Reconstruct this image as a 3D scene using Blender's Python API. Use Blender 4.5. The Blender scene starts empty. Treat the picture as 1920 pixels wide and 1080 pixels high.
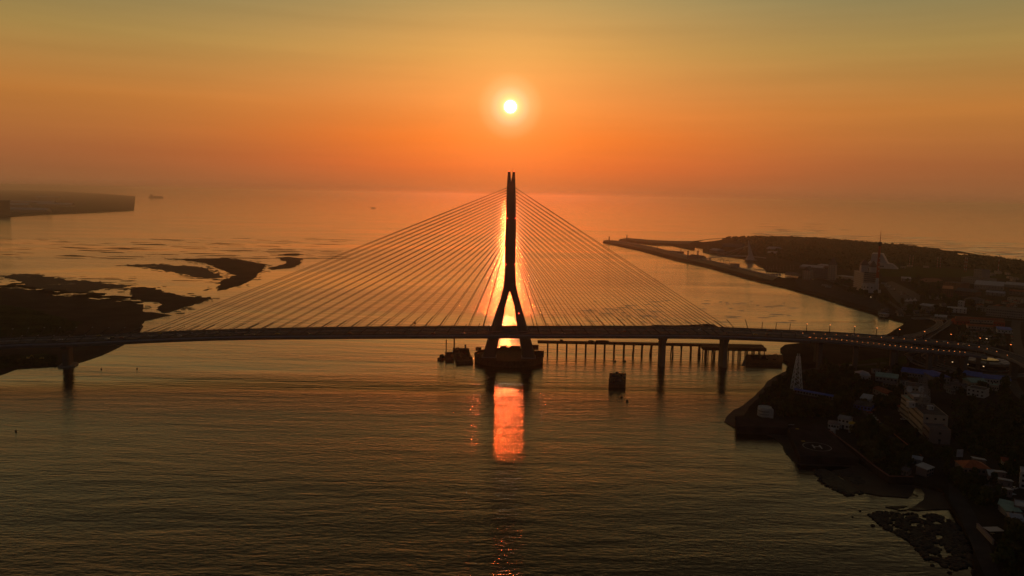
def _s(r, g_, b):
    f = lambda c: (c/255/12.92) if c/255 <= .04045 else ((c/255+.055)/1.055)**2.4
    return (f(r), f(g_), f(b))
SKY_FAR = [(0, _s(138,90,55)), (2.5, _s(160,97,54)), (6, _s(184,118,55)), (10, _s(162,131,72)), (14, _s(124,121,86)), (18, _s(112,93,64)), (25, _s(64,52,37)), (36, _s(38,35,27)), (50, _s(46,46,44)), (90, _s(34,38,42))]
SKY_NEAR = [(0, _s(190,105,58)), (2, _s(232,110,48)), (4, _s(247,122,46)), (7, _s(238,145,72)), (10, _s(215,155,82)), (13.5, _s(180,150,92)), (18, _s(128,106,70)), (25, _s(66,56,38)), (36, _s(40,36,27)), (50, _s(48,46,44)), (90, _s(34,38,42))]
SKY_BACK = [(0, _s(50,43,40)), (8, _s(50,45,44)), (30, _s(45,47,54)), (90, _s(34,38,42))]
SKY_AZ = 17.0
GLOW = [(0, (.26,.16,.07)), (1.2, (.22,.12,.04)), (3, (.12,.05,.01)), (7, (.03,.01,.0)), (12, (0,0,0))]
DISC = [(0, (12,11,9)), (.33, (12,11,9)), (.45, (.9,1.1,.6)), (.55, (.25,.5,.21)), (.78, (.12,.33,.16)), (1.1, (.07,.20,.14)), (1.5, (.035,.09,.055)), (2.4, (0,0,0))]
NISH = 0.003
SUN_E, SUN_C = 0.125, (1.0, .115, .021)
HAZE_D, HAZE_G, HAZE_C = 6.8e-5, .85, (.965,.985,.98)
WATER_C, WATER_R = (.004,.0045,.003), .08
WV = (.42, .10, .02)
WA = (.42, .78, .65)

WATER_K = 1.5
import bpy, math, random
from math import sin, cos, tan, pi, radians, sqrt, atan2
from mathutils import Vector, Matrix, noise as mnoise
R = random.Random(7)
sc = bpy.context.scene
COL = sc.collection

# ------------------------------------------------------------------ camera
F, CH, PITCH, ROLL = 1450.0, 180.0, radians(6.84), radians(1.1)
cam = bpy.data.cameras.new('camera'); cam.lens = 36 * F / 1920; cam.sensor_width = 36
cam.clip_start = 1; cam.clip_end = 200000
co = bpy.data.objects.new('camera', cam); COL.objects.link(co); sc.camera = co
co.matrix_world = Matrix.Translation((0, 0, CH)) @ Matrix.Rotation(pi/2 - PITCH, 4, 'X') @ Matrix.Rotation(ROLL, 4, 'Z')
sc.view_settings.view_transform = 'Standard'; sc.view_settings.look = 'None'
sc.cycles.volume_bounces = 4
sc.view_settings.exposure = 0; sc.view_settings.gamma = 1

def g(px, py, z=0.0):
    """survey: ground point seen at a place of the photograph, on level z"""
    x, y = px - 960, 540 - py
    c, s = cos(ROLL), sin(ROLL)
    xr, yr = x*c - y*s, x*s + y*c
    d = (xr, F*cos(PITCH) + yr*sin(PITCH), -F*sin(PITCH) + yr*cos(PITCH))
    t = (z - CH) / d[2]
    return (d[0]*t, d[1]*t)
def G(px, py, z=0.0):
    p = g(px, py, z); return Vector((p[0], p[1], z))
def zat(px, py, Y):
    """height of the point seen at (px,py) standing at distance Y"""
    x, y = px - 960, 540 - py
    c, s = cos(ROLL), sin(ROLL)
    yr = x*s + y*c
    return CH + Y*(-F*sin(PITCH) + yr*cos(PITCH)) / (F*cos(PITCH) + yr*sin(PITCH))

# ------------------------------------------------------------------ mesh helper
class MB:
    def __init__(s): s.v = []; s.f = []
    def add(s, vs, fs):
        b = len(s.v); s.v += [tuple(v) for v in vs]; s.f += [tuple(b+i for i in f) for f in fs]; return s
    def box(s, c, d, rz=0.0, top=1.0, topy=None):
        cx, cy, cz = c; a, b, h = d[0]/2, d[1]/2, d[2]/2
        ty = top if topy is None else topy
        vs = []
        for k, z in ((1, -h), (0, h)):
            fx, fy = (1, 1) if k else (top, ty)
            for x, y in ((-a, -b), (a, -b), (a, b), (-a, b)):
                x, y = x*fx, y*fy
                vs.append((cx + x*cos(rz) - y*sin(rz), cy + x*sin(rz) + y*cos(rz), cz + z))
        return s.add(vs, [(3,2,1,0),(4,5,6,7),(0,1,5,4),(1,2,6,5),(2,3,7,6),(3,0,4,7)])
    def cyl(s, p, q, r, r2=None, n=8, caps=True):
        p, q = Vector(p), Vector(q); r2 = r if r2 is None else r2
        d = (q-p).normalized(); u = d.orthogonal().normalized(); w = d.cross(u)
        vs = []
        for o, rr in ((p, r), (q, r2)):
            for i in range(n):
                a = 2*pi*i/n; vs.append(o + (u*cos(a) + w*sin(a))*rr)
        fs = [(i, (i+1) % n, n+(i+1) % n, n+i) for i in range(n)]
        if caps: fs += [tuple(range(n-1, -1, -1)), tuple(range(n, 2*n))]
        return s.add(vs, fs)
    def prism(s, poly, z0, z1, inset=0.0):
        n = len(poly)
        ar = sum(poly[i][0]*poly[(i+1) % n][1] - poly[(i+1) % n][0]*poly[i][1] for i in range(n))
        if ar < 0: poly = poly[::-1]
        cx = sum(p[0] for p in poly)/n; cy = sum(p[1] for p in poly)/n
        tp = poly
        if inset:
            tp = [(cx+(p[0]-cx)*(1-inset), cy+(p[1]-cy)*(1-inset)) for p in poly]
        vs = [(p[0], p[1], z0) for p in poly] + [(p[0], p[1], z1) for p in tp]
        fs = [(i, (i+1) % n, n+(i+1) % n, n+i) for i in range(n)]
        return s.add(vs, fs + [tuple(range(n-1, -1, -1)), tuple(range(n, 2*n))])
    def loft(s, rings, caps=True, closed=True):
        n = len(rings[0]); vs = [v for r in rings for v in r]; fs = []
        for k in range(len(rings)-1):
            for i in range(n if closed else n-1):
                j = (i+1) % n
                fs.append((k*n+i, k*n+j, (k+1)*n+j, (k+1)*n+i))
        if caps and closed: fs += [tuple(range(n-1, -1, -1)), tuple((len(rings)-1)*n+i for i in range(n))]
        return s.add(vs, fs)
    def lathe(s, c, prof, n=24, sx=1, sy=1):
        rings = [[(c[0]+r*sx*cos(2*pi*i/n), c[1]+r*sy*sin(2*pi*i/n), c[2]+z) for i in range(n)] for r, z in prof]
        return s.loft(rings)
    def mesh(s, name, smooth=False):
        me = bpy.data.meshes.new(name); me.from_pydata(s.v, [], s.f); me.update()
        if smooth:
            for p in me.polygons: p.use_smooth = True
        return me
    def build(s, name, mat, parent=None, loc=None, smooth=False):
        me = s.mesh(name, smooth); me.materials.append(mat)
        o = bpy.data.objects.new(name, me); COL.objects.link(o)
        if parent is not None: o.parent = parent
        if loc is not None: o.location = loc
        return o

def tag(o, label=None, cat=None, group=None, kind=None):
    if label: o['label'] = label
    if cat: o['category'] = cat
    if group: o['group'] = group
    if kind: o['kind'] = kind
    return o
def thing(name, label, cat, loc=(0, 0, 0), rz=0.0, group=None):
    o = bpy.data.objects.new(name, None); COL.objects.link(o)
    o.empty_display_size = 1
    o.location = loc; o.rotation_euler = (0, 0, rz)
    return tag(o, label, cat, group)
def copy_tree(o, parent=None):
    c = o.copy(); COL.objects.link(c)
    if parent is not None: c.parent = parent
    for ch in list(o.children): copy_tree(ch, c)
    return c
def struct(name, mb, mat, smooth=False):
    o = mb.build(name, mat, smooth=smooth); o['kind'] = 'structure'; return o

# ------------------------------------------------------------------ materials
def mat(name, col, rough=0.8, var=0.25, scale=0.3, metal=0.0, spec=0.08, bump=0.0, emit=None, es=0.0, col2=None, vec=(1, 1, 1)):
    m = bpy.data.materials.new(name); m.use_nodes = True
    nt = m.node_tree; b = nt.nodes['Principled BSDF']
    b.inputs['Roughness'].default_value = rough; b.inputs['Metallic'].default_value = metal
    b.inputs['Specular IOR Level'].default_value = spec
    tc = nt.nodes.new('ShaderNodeTexCoord'); mp = nt.nodes.new('ShaderNodeMapping')
    mp.inputs['Scale'].default_value = vec
    nt.links.new(tc.outputs['Object'], mp.inputs['Vector'])
    n = nt.nodes.new('ShaderNodeTexNoise'); n.inputs['Scale'].default_value = scale; n.inputs['Detail'].default_value = 6
    n.inputs['Roughness'].default_value = 0.65
    nt.links.new(mp.outputs[0], n.inputs['Vector'])
    r = nt.nodes.new('ShaderNodeValToRGB')
    c1 = [max(0, c*(1-var)) for c in col]; c2 = list(col2) if col2 else [min(1, c*(1+var)) for c in col]
    r.color_ramp.elements[0].position = 0.3; r.color_ramp.elements[0].color = (*c1, 1)
    r.color_ramp.elements[1].position = 0.7; r.color_ramp.elements[1].color = (*c2, 1)
    nt.links.new(n.outputs['Fac'], r.inputs[0]); nt.links.new(r.outputs[0], b.inputs['Base Color'])
    if bump:
        bp = nt.nodes.new('ShaderNodeBump'); bp.inputs['Strength'].default_value = bump; bp.inputs['Distance'].default_value = 0.5
        nt.links.new(n.outputs['Fac'], bp.inputs['Height']); nt.links.new(bp.outputs[0], b.inputs['Normal'])
    if emit:
        b.inputs['Emission Color'].default_value = (*emit, 1); b.inputs['Emission Strength'].default_value = es
    return m

M = dict(
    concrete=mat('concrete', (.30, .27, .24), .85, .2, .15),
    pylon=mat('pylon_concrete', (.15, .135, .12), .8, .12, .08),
    asphalt=mat('asphalt', (.075, .068, .066), .8, .25, .2, spec=.14),
    deckside=mat('painted_steel', (.34, .33, .36), .6, .12, .1),
    cable=mat('cable_sheath', (.22, .20, .19), .5, .1, .1),
    steel=mat('dark_steel', (.10, .09, .085), .6, .3, .3),
    rust=mat('rusty_steel', (.14, .07, .04), .8, .5, .4),
    darkrubble=mat('site_clutter', (.10, .08, .06), .9, .5, .5),
    white=mat('white_paint', (.52, .50, .47), .6, .1, .2),
    cream=mat('cream_wall', (.46, .38, .30), .8, .12, .2),
    pinkw=mat('pink_wall', (.26, .20, .185), .8, .12, .2),
    mastpaint=mat('mast_paint', (.78, .77, .75), .5, .08, .2),
    grey=mat('grey_wall', (.28, .265, .255), .8, .15, .2),
    rooftar=mat('roof_felt', (.10, .09, .09), .9, .4, .2),
    roofred=mat('red_tile_roof', (.30, .09, .05), .8, .25, .4),
    rooforange=mat('orange_tin_roof', (.42, .13, .06), .6, .25, .2),
    roofblue=mat('blue_tin_roof', (.12, .17, .48), .5, .2, .25),
    roofpale=mat('pale_tin_roof', (.38, .39, .43), .5, .15, .2),
    roofgreen=mat('green_tin_roof', (.30, .42, .34), .6, .2, .2),
    slate=mat('slate_roof', (.13, .11, .11), .7, .25, .3),
    glass=mat('dark_glass', (.03, .03, .035), .12, .1, .2, spec=.6),
    redpaint=mat('red_paint', (.40, .06, .04), .6, .15, .2),
    bark=mat('bark', (.09, .065, .045), .9, .3, 1.5, spec=0.0),
    rock=mat('wet_rock', (.05, .045, .04), .55, .5, .25, bump=.6),
    sand=mat('wet_sand', (.09, .065, .045), .85, .35, .02, spec=0.0),
    grassy=mat('salt_grass', (.06, .065, .022), .95, .5, .03, spec=0.0),
    soil=mat('land_soil', (.05, .040, .027), .95, .45, .03, spec=0.0),
    paving=mat('paving', (.07, .062, .055), .85, .3, .08, spec=0.0),
    line=mat('road_paint', (.40, .38, .35), .7, .1, .3),
    yellow=mat('yellow_paint', (.5, .34, .06), .7, .2, .3),
    greenlawn=mat('lawn', (.05, .07, .018), .95, .4, .05, spec=0.0),
    darkpave=mat('dark_paving', (.055, .042, .038), .85, .35, .12, spec=0.0),
    brick=mat('red_running_track', (.20, .10, .075), .9, .3, .1),
    lamp_red=mat('red_beacon', (.3, .02, .01), .4, .1, 1, emit=(1, .05, .02), es=6),
    lamp_amber=mat('amber_lamp', (.4, .15, .03), .4, .1, 1, emit=(1, .26, .06), es=2.0),
    lamp_white=mat('lit_lamp', (.5, .4, .3), .4, .1, 1, emit=(1, .62, .30), es=1.1),
    carw=mat('white_car_paint', (.65, .65, .65), .3, .05, 1, spec=.5),
    cars=mat('silver_car_paint', (.35, .36, .37), .3, .05, 1, metal=.5),
    carb=mat('black_car_paint', (.03, .03, .032), .3, .05, 1, spec=.5),
    carr=mat('red_car_paint', (.35, .04, .03), .35, .05, 1, spec=.5),
    cary=mat('yellow_car_paint', (.55, .36, .04), .35, .05, 1, spec=.5),
    tyre=mat('tyre', (.02, .02, .02), .9, .1, 1),
)
def leafmat(name, c):
    m = mat(name, c, .9, .45, .35, spec=.02)
    return m
LEAF = [leafmat('leaf_dark', (.050, .060, .024)), leafmat('leaf_mid', (.075, .085, .030)), leafmat('leaf_olive', (.105, .095, .04))]

# ------------------------------------------------------------------ sky, sun, haze
SUN_EL, SUN_AZ = radians(6.35), radians(-0.37)
sdir = Vector((sin(SUN_AZ)*cos(SUN_EL), cos(SUN_AZ)*cos(SUN_EL), sin(SUN_EL)))
w = bpy.data.worlds.new('World'); sc.world = w; w.use_nodes = True
nt = w.node_tree; N = nt.nodes; L = nt.links
N.clear()
out = N.new('ShaderNodeOutputWorld')
tc = N.new('ShaderNodeTexCoord')
def math_(op, a, b=None, c=None):
    n = N.new('ShaderNodeMath'); n.operation = op
    for i, x in enumerate((a, b, c)):
        if x is None: continue
        if isinstance(x, (int, float)): n.inputs[i].default_value = x
        else: L.new(x, n.inputs[i])
    return n.outputs[0]
nrm = N.new('ShaderNodeVectorMath'); nrm.operation = 'NORMALIZE'; L.new(tc.outputs['Generated'], nrm.inputs[0])
sep = N.new('ShaderNodeSeparateXYZ'); L.new(nrm.outputs[0], sep.inputs[0])
elev = math_('MULTIPLY', math_('ARCSINE', sep.outputs['Z']), 180/pi)       # degrees
dt = N.new('ShaderNodeVectorMath'); dt.operation = 'DOT_PRODUCT'; L.new(nrm.outputs[0], dt.inputs[0]); dt.inputs[1].default_value = sdir
ang = math_('MULTIPLY', math_('ARCCOSINE', math_('MINIMUM', dt.outputs['Value'], 0.9999999)), 180/pi)
def ramp(fac, lo, hi, stops, interp='LINEAR'):
    mr = N.new('ShaderNodeMapRange'); mr.inputs['From Min'].default_value = lo; mr.inputs['From Max'].default_value = hi
    L.new(fac, mr.inputs['Value'])
    r = N.new('ShaderNodeValToRGB'); r.color_ramp.interpolation = interp
    els = r.color_ramp.elements
    while len(els) < len(stops): els.new(0.5)
    for e, (p, c) in zip(els, stops):
        e.position = (p-lo)/(hi-lo); e.color = (*c, 1)
    L.new(mr.outputs[0], r.inputs[0]); return r.outputs[0]
def srgb(r, g_, b):
    f = lambda c: (c/255/12.92) if c/255 <= .04045 else ((c/255+.055)/1.055)**2.4
    return (f(r), f(g_), f(b))
def vmul(col, k):
    n = N.new('ShaderNodeVectorMath'); n.operation = 'SCALE'; L.new(col, n.inputs[0])
    if isinstance(k, (int, float)): n.inputs['Scale'].default_value = k
    else: L.new(k, n.inputs['Scale'])
    return n.outputs[0]
def vadd(a, b):
    n = N.new('ShaderNodeVectorMath'); n.operation = 'ADD'; L.new(a, n.inputs[0]); L.new(b, n.inputs[1]); return n.outputs[0]
def vmix(a, b, f):
    n = N.new('ShaderNodeMix'); n.data_type = 'RGBA'; L.new(f, n.inputs[0]); L.new(a, n.inputs[6]); L.new(b, n.inputs[7]); return n.outputs[2]
# air seen away from the sun, by height above the horizon
far_air = ramp(elev, 0, 90, SKY_FAR)
near_air = ramp(elev, 0, 90, SKY_NEAR)
# azimuth distance from the sun
az = math_('MULTIPLY', math_('ARCTAN2', sep.outputs['X'], sep.outputs['Y']), 180/pi)
daz = math_('ABSOLUTE', math_('SUBTRACT', az, math.degrees(SUN_AZ)))
fall = math_('POWER', 2.718, math_('MULTIPLY', math_('POWER', math_('DIVIDE', daz, SKY_AZ), 2.0), -1.0))
sky = vmix(far_air, near_air, fall)
# the half of the sky opposite the sun is dim
back = math_('POWER', 2.718, math_('MULTIPLY', math_('POWER', math_('DIVIDE', math_('MAXIMUM', math_('SUBTRACT', ang, 35.0), 0.0), 60.0), 2.0), -1.0))
sky = vmix(ramp(elev, 0, 90, SKY_BACK), sky, back)
# thin uneven bands in the low haze
mpn = N.new('ShaderNodeMapping'); mpn.inputs['Scale'].default_value = (2.2, 2.2, 38); L.new(nrm.outputs[0], mpn.inputs[0])
bn = N.new('ShaderNodeTexNoise'); bn.inputs['Scale'].default_value = 1.0; bn.inputs['Detail'].default_value = 5; bn.inputs['Roughness'].default_value = .55; L.new(mpn.outputs[0], bn.inputs['Vector'])
sky = vmul(sky, math_('ADD', .87, math_('MULTIPLY', bn.outputs['Fac'], .26)))
# aureole and disc
gl = ramp(ang, 0, 14, GLOW, 'B_SPLINE')
sky = vadd(sky, gl)
disc = ramp(ang, 0, 3, DISC)
sky = vadd(sky, vmul(disc, 1.0))
nish = N.new('ShaderNodeTexSky'); nish.sky_type = 'NISHITA'; nish.sun_disc = False
nish.sun_elevation = radians(5.0); nish.sun_rotation = SUN_AZ; nish.dust_density = 6; nish.air_density = 2
bgA = N.new('ShaderNodeBackground'); L.new(sky, bgA.inputs[0]); bgA.inputs[1].default_value = 1.0
bgB = N.new('ShaderNodeBackground'); L.new(nish.outputs[0], bgB.inputs[0]); bgB.inputs[1].default_value = NISH
ad = N.new('ShaderNodeAddShader'); L.new(bgA.outputs[0], ad.inputs[0]); L.new(bgB.outputs[0], ad.inputs[1])
L.new(ad.outputs[0], out.inputs['Surface'])

sl = bpy.data.lights.new('sun', 'SUN'); sl.energy = SUN_E; sl.angle = radians(0.53); sl.color = SUN_C
so = bpy.data.objects.new('sun', sl); COL.objects.link(so)
LEL = radians(5.0); ldir = Vector((sin(SUN_AZ)*cos(LEL), cos(SUN_AZ)*cos(LEL), sin(LEL)))
so.rotation_euler = (-ldir).to_track_quat('-Z', 'Y').to_euler()
so.location = sdir * 3000

hm = bpy.data.materials.new('haze_air'); hm.use_nodes = True
hn = hm.node_tree; hn.nodes.clear()
ho = hn.nodes.new('ShaderNodeOutputMaterial'); pv = hn.nodes.new('ShaderNodeVolumePrincipled')
pv.inputs['Color'].default_value = (*HAZE_C, 1); pv.inputs['Density'].default_value = HAZE_D; pv.inputs['Anisotropy'].default_value = HAZE_G
hn.links.new(pv.outputs[0], ho.inputs['Volume'])
if HAZE_D > 0:
    hz = MB().box((0, 0, 105.5), (160000, 160000, 215)).build('haze', hm)
    tag(hz, kind='stuff')

# ------------------------------------------------------------------ water
def water_mat():
    m = bpy.data.materials.new('sea_water'); m.use_nodes = True
    t = m.node_tree; b = t.nodes['Principled BSDF']; ln = t.links
    b.inputs['Base Color'].default_value = (*WATER_C, 1); b.inputs['IOR'].default_value = 1.5
    b.inputs['Roughness'].default_value = WATER_R
    geo = t.nodes.new('ShaderNodeTexCoord')
    def nz(sx, sy, scale, detail, rough=.6, rot=0.0, dist=0.0):
        mp = t.nodes.new('ShaderNodeMapping'); mp.inputs['Scale'].default_value = (sx, sy, 1); mp.inputs['Rotation'].default_value = (0, 0, rot)
        ln.new(geo.outputs['Object'], mp.inputs[0])
        n = t.nodes.new('ShaderNodeTexNoise'); n.inputs['Scale'].default_value = scale; n.inputs['Detail'].default_value = detail
        n.inputs['Roughness'].default_value = rough; n.inputs['Distortion'].default_value = dist
        ln.new(mp.outputs[0], n.inputs['Vector']); return n.outputs['Fac']
    def mm(op, a, c):
        n = t.nodes.new('ShaderNodeMath'); n.operation = op
        for i, x in enumerate((a, c)):
            if isinstance(x, (int, float)): n.inputs[i].default_value = x
            else: ln.new(x, n.inputs[i])
        return n.outputs[0]
    rip = nz(.45, 1.0, WV[0], 4, .6, radians(4))
    swell = nz(.25, 1.0, WV[1], 3, .55, radians(-7), .4)
    big = nz(.12, 1.0, WV[2], 3, .5, radians(3), .6)
    # slicks: broad calm lanes where the ripples die down
    lane = t.nodes.new('ShaderNodeMapRange'); lane.inputs['From Min'].default_value = .38; lane.inputs['From Max'].default_value = .62
    lane.inputs['To Min'].default_value = .25; lane.inputs['To Max'].default_value = 1.3
    ln.new(nz(.25, 1.0, .0035, 5, .6, radians(-5), 1.2), lane.inputs['Value'])
    h = mm('ADD', mm('MULTIPLY', rip, WA[0]), mm('MULTIPLY', swell, WA[1]))
    h = mm('ADD', mm('MULTIPLY', h, lane.outputs[0]), mm('MULTIPLY', big, WA[2]))
    bp = t.nodes.new('ShaderNodeBump'); bp.inputs['Strength'].default_value = 1.0; bp.inputs['Distance'].default_value = 1.0
    ln.new(h, bp.inputs['Height'])
    t.nodes.remove(b); gls = t.nodes.new('ShaderNodeBsdfGlossy'); gls.inputs['Roughness'].default_value = WATER_R; gls.inputs['Color'].default_value = (1, .99, .95, 1)
    dif = t.nodes.new('ShaderNodeBsdfDiffuse'); dif.inputs['Color'].default_value = (*WATER_C, 1)
    fr = t.nodes.new('ShaderNodeFresnel'); fr.inputs['IOR'].default_value = 1.33
    for n_ in (gls, dif, fr): ln.new(bp.outputs[0], n_.inputs['Normal'])
    mx = t.nodes.new('ShaderNodeMixShader'); ln.new(mm('MINIMUM', mm('MULTIPLY', fr.outputs[0], WATER_K), 1.0), mx.inputs[0]); ln.new(dif.outputs[0], mx.inputs[1]); ln.new(gls.outputs[0], mx.inputs[2])
    ln.new(mx.outputs[0], next(n_ for n_ in t.nodes if n_.type == 'OUTPUT_MATERIAL').inputs['Surface'])
    return m
wm = MB()
xs = [-78000, -20000, -6000, -2000, -700, 0, 700, 2000, 6000, 20000, 78000]
ys = [-78000, -20000, -2000, 0, 400, 800, 1400, 2400, 5000, 12000, 30000, 78000]
wm.v = [(x, y, 0.0) for y in ys for x in xs]
nx = len(xs)
wm.f = [(j*nx+i, j*nx+i+1, (j+1)*nx+i+1, (j+1)*nx+i) for j in range(len(ys)-1) for i in range(nx-1)]
WATER = water_mat()
sea = struct('sea', wm, WATER)

# ------------------------------------------------------------------ the bridge
# deck line: x, centre y, top z, half width
DK = [(-760, 655, 22, 19), (-510, 747, 27, 19.5), (-440, 764, 28, 20), (-318, 798, 30, 20.5), (-188, 814, 32.2, 24.5), (-3, 829, 34, 26.5),
      (165, 836, 36, 27), (240, 836, 36, 27), (318, 830, 35, 27)]
def catmull(P, n):
    P = [Vector(p) for p in P]; P = [P[0]*2-P[1]] + P + [P[-1]*2-P[-2]]; o = []
    for k in range(1, len(P)-2):
        a, b, c, d = P[k-1], P[k], P[k+1], P[k+2]
        for i in range(n):
            t = i/n
            o.append(.5*((2*b)+(-a+c)*t+(2*a-5*b+4*c-d)*t*t+(-a+3*b-3*c+d)*t**3))
    o.append(P[-2]); return o
class Line:
    """smooth path of (x, y, z, w) with arclength frames"""
    def __init__(s, P, n=12):
        s.p = catmull(P, n)
    def at_x(s, x):
        for a, b in zip(s.p, s.p[1:]):
            if a[0] <= x <= b[0]:
                t = (x-a[0])/(b[0]-a[0]); v = a.lerp(b, t); d = b-a
                return v, Vector((d[0], d[1], 0)).normalized()
        a, b = (s.p[0], s.p[1]) if x < s.p[0][0] else (s.p[-2], s.p[-1])
        t = (x-a[0])/(b[0]-a[0]); v = a + (b-a)*t; d = b-a
        return v, Vector((d[0], d[1], 0)).normalized()
    def pos(s, x, off, dz=0.0):
        """off in fractions of half width (+ = far edge)"""
        v, d = s.at_x(x); nrm_ = Vector((-d[1], d[0], 0))
        return Vector((v[0], v[1], v[2]+dz)) + nrm_*(off*v[3])
    def mpos(s, x, m, dz=0.0):
        v, d = s.at_x(x); nrm_ = Vector((-d[1], d[0], 0))
        return Vector((v[0], v[1], v[2]+dz)) + nrm_*m
DL = Line([Vector(p) for p in DK])
bridge = thing('cable_stayed_bridge', 'long cable-stayed road bridge with one tall forked pylon and two fans of stays', 'bridge')
def sweep(line, prof, x0, x1, step, holes=()):
    """prof: list of (fraction, metres, dz) around the section"""
    mb = MB(); rings = []
    n = max(1, int((x1-x0)/step))
    for i in range(n+1):
        x = x0+(x1-x0)*i/n
        v, d = line.at_x(x); nn = Vector((-d[1], d[0], 0))
        rings.append([Vector((v[0], v[1], v[2]+dz)) + nn*(fr*v[3]+m) for fr, m, dz in prof])
    return mb.loft(rings)
TX, TY = -2.9, 829.0
# two carriageway girders either side of the slot that takes the pylon legs; joined left and right of it
SLOT = (-24, 20)
girder = MB()
for a, b, pr in ((-760, SLOT[0], [(-1, 0, 0), (1, 0, 0), (1, 0, -1.4), (1, -5, -5), (-1, 5, -5), (-1, 0, -1.4)]),
                 (SLOT[1], 318, [(-1, 0, 0), (1, 0, 0), (1, 0, -1.4), (1, -5, -5), (-1, 5, -5), (-1, 0, -1.4)]),
                 (SLOT[0], SLOT[1], [(-1, 0, 0), (0, -9, 0), (0, -9, -4.6), (-1, 5, -5), (-1, 0, -1.4)]),
                 (SLOT[0], SLOT[1], [(0, 9, 0), (1, 0, 0), (1, 0, -1.4), (1, -5, -5), (0, 9, -4.6)])):
    s_ = sweep(DL, pr, a, b, 12); girder.add(s_.v, s_.f)
girder.build('deck_girder', M['deckside'], bridge)
def strip(line, f0, m0, f1, m1, x0, x1, z, step=12):
    mb = MB(); n = max(1, int((x1-x0)/step)); rings = []
    for i in range(n+1):
        x = x0+(x1-x0)*i/n
        v, d = line.at_x(x); nn = Vector((-d[1], d[0], 0))
        rings.append([Vector((v[0], v[1], v[2]+z)) + nn*(f0*v[3]+m0), Vector((v[0], v[1], v[2]+z)) + nn*(f1*v[3]+m1)])
    return mb.loft(rings, caps=False, closed=False)
# carriageways
for sgn in (-1, 1):
    mb = MB()
    for a, b, inner in ((-760, SLOT[0], 1.6), (SLOT[0], SLOT[1], 9.4), (SLOT[1], 318, 1.6)):
        m1 = MB()
        if sgn < 0: s_ = strip(DL, -1, 2.2, 0, -inner, a, b, .06)
        else: s_ = strip(DL, 0, inner, 1, -6.5, a, b, .06)
        mb.add(s_.v, s_.f)
    mb.build('carriageway', M['asphalt'], bridge)
# lane paint
mb = MB()
for off in (-19, -15.2, -6.2, 6.2, 15.0):
    x = -700
    while x < 312:
        hw = DL.at_x(x)[0][3]
        m = off*hw/26.5
        if not (SLOT[0]-8 < x < SLOT[1]+4 and abs(m) < 11):
            s_ = strip(DL, 0, m-.12, 0, m+.12, x, x+4.5, .075, 4.5); mb.add(s_.v, s_.f)
        x += 10
tag(mb.build('lane_marking', M['line'], bridge), kind='stuff')
# footway and light rail bed on the far side, median kerb, parapets
strip(DL, 1, -6.2, 1, -.5, -760, 318, .12).build('footway', M['paving'], bridge)
mb = MB()
for a, b in ((-760, SLOT[0]), (SLOT[1], 318)):
    s_ = sweep(DL, [(0, -.8, .004), (0, .8, .004), (0, .6, .85), (0, -.6, .85)], a, b, 14); mb.add(s_.v, s_.f)
for sy in (-9.3, 9.0):
    s_ = sweep(DL, [(0, sy, .004), (0, sy+.3, .004), (0, sy+.3, 1.0), (0, sy, 1.0)], SLOT[0], SLOT[1], 14); mb.add(s_.v, s_.f)
mb.build('median_barrier', M['concrete'], bridge)
def railing(line, fr, m, x0, x1, h=1.5, post=4.0, solid=.7):
    s_ = sweep(line, [(fr, m-.12, .004), (fr, m+.12, .004), (fr, m+.12, solid), (fr, m-.12, solid)], x0, x1, 14)
    t_ = sweep(line, [(fr, m-.09, h-.12), (fr, m+.09, h-.12), (fr, m+.09, h), (fr, m-.09, h)], x0, x1, 14)
    s_.add(t_.v, t_.f)
    x = x0
    while x < x1:
        p = line.pos(x, fr) ; v, d = line.at_x(x); nn = Vector((-d[1], d[0], 0)); p = p + nn*m
        s_.box((p[0], p[1], p[2]+h/2+.01), (.22, .22, h)); x += post
    return s_
railing(DL, 1, -.3, -760, 318, 1.9, 4.0).build('railing', M['steel'], bridge)
railing(DL, -1, .3, -760, 318, 1.3, 5.0, .9).build('railing', M['steel'], bridge)
railing(DL, 1, -6.6, -760, 318, 1.0, 6.0, .8).build('crash_barrier', M['concrete'], bridge)
railing(DL, -1, 2.0, -760, 318, .9, 6.0, .7).build('crash_barrier', M['concrete'], bridge)

# pylon: photo outline turned into metres (px -> m at the pylon)
def tpx(x, y):
    """pixel -> (x, z) at the pylon's distance"""
    X, Y = x-960, 540-y
    c, s = cos(ROLL), sin(ROLL)
    xr, yr = X*c - Y*s, X*s + Y*c
    d = (xr, F*cos(PITCH) + yr*sin(PITCH), -F*sin(PITCH) + yr*cos(PITCH))
    t = TY/d[1]; return (d[0]*t, CH + d[2]*t)
LEFT = [(952.5,322),(951,338),(950.2,355),(949.2,385),(948.2,420),(947,455),(946.4,490),(946,507),(944.6,531),(942,545),(938,562),(930,585),(924.5,602),(919,620),(912.5,641),(905,667)]
RIGHT = [(965.6,322),(966.2,338),(966.6,355),(967.4,385),(967.6,420),(967,455),(966.6,490),(966.6,507),(967.4,531),(969.8,547),(974,562),(979.5,584),(985,601),(990,620),(996.5,641),(1003,667)]
def outline(P):
    q = [tpx(*p) for p in P]
    z = [p[1] for p in q]; x = [p[0] for p in q]
    def f(zz):
        for i in range(len(q)-1):
            if z[i] >= zz >= z[i+1]:
                t = (z[i]-zz)/(z[i]-z[i+1]); return x[i]+(x[i+1]-x[i])*t
        return x[0] if zz > z[0] else x[-1]
    return f
fl, fr_ = outline(LEFT), outline(RIGHT)
z_top = tpx(958, 322)[1]; z_notch = tpx(958.5, 340.5)[1]; z_ap = tpx(955.8, 544)[1]; z_base = 5.4
gl_ = outline([(955.8,544),(948,571),(941,611),(934.5,641),(929,667)]); gr_ = outline([(955.8,544),(963.7,571),(969.6,611),(975,641),(979.5,667)])
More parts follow.
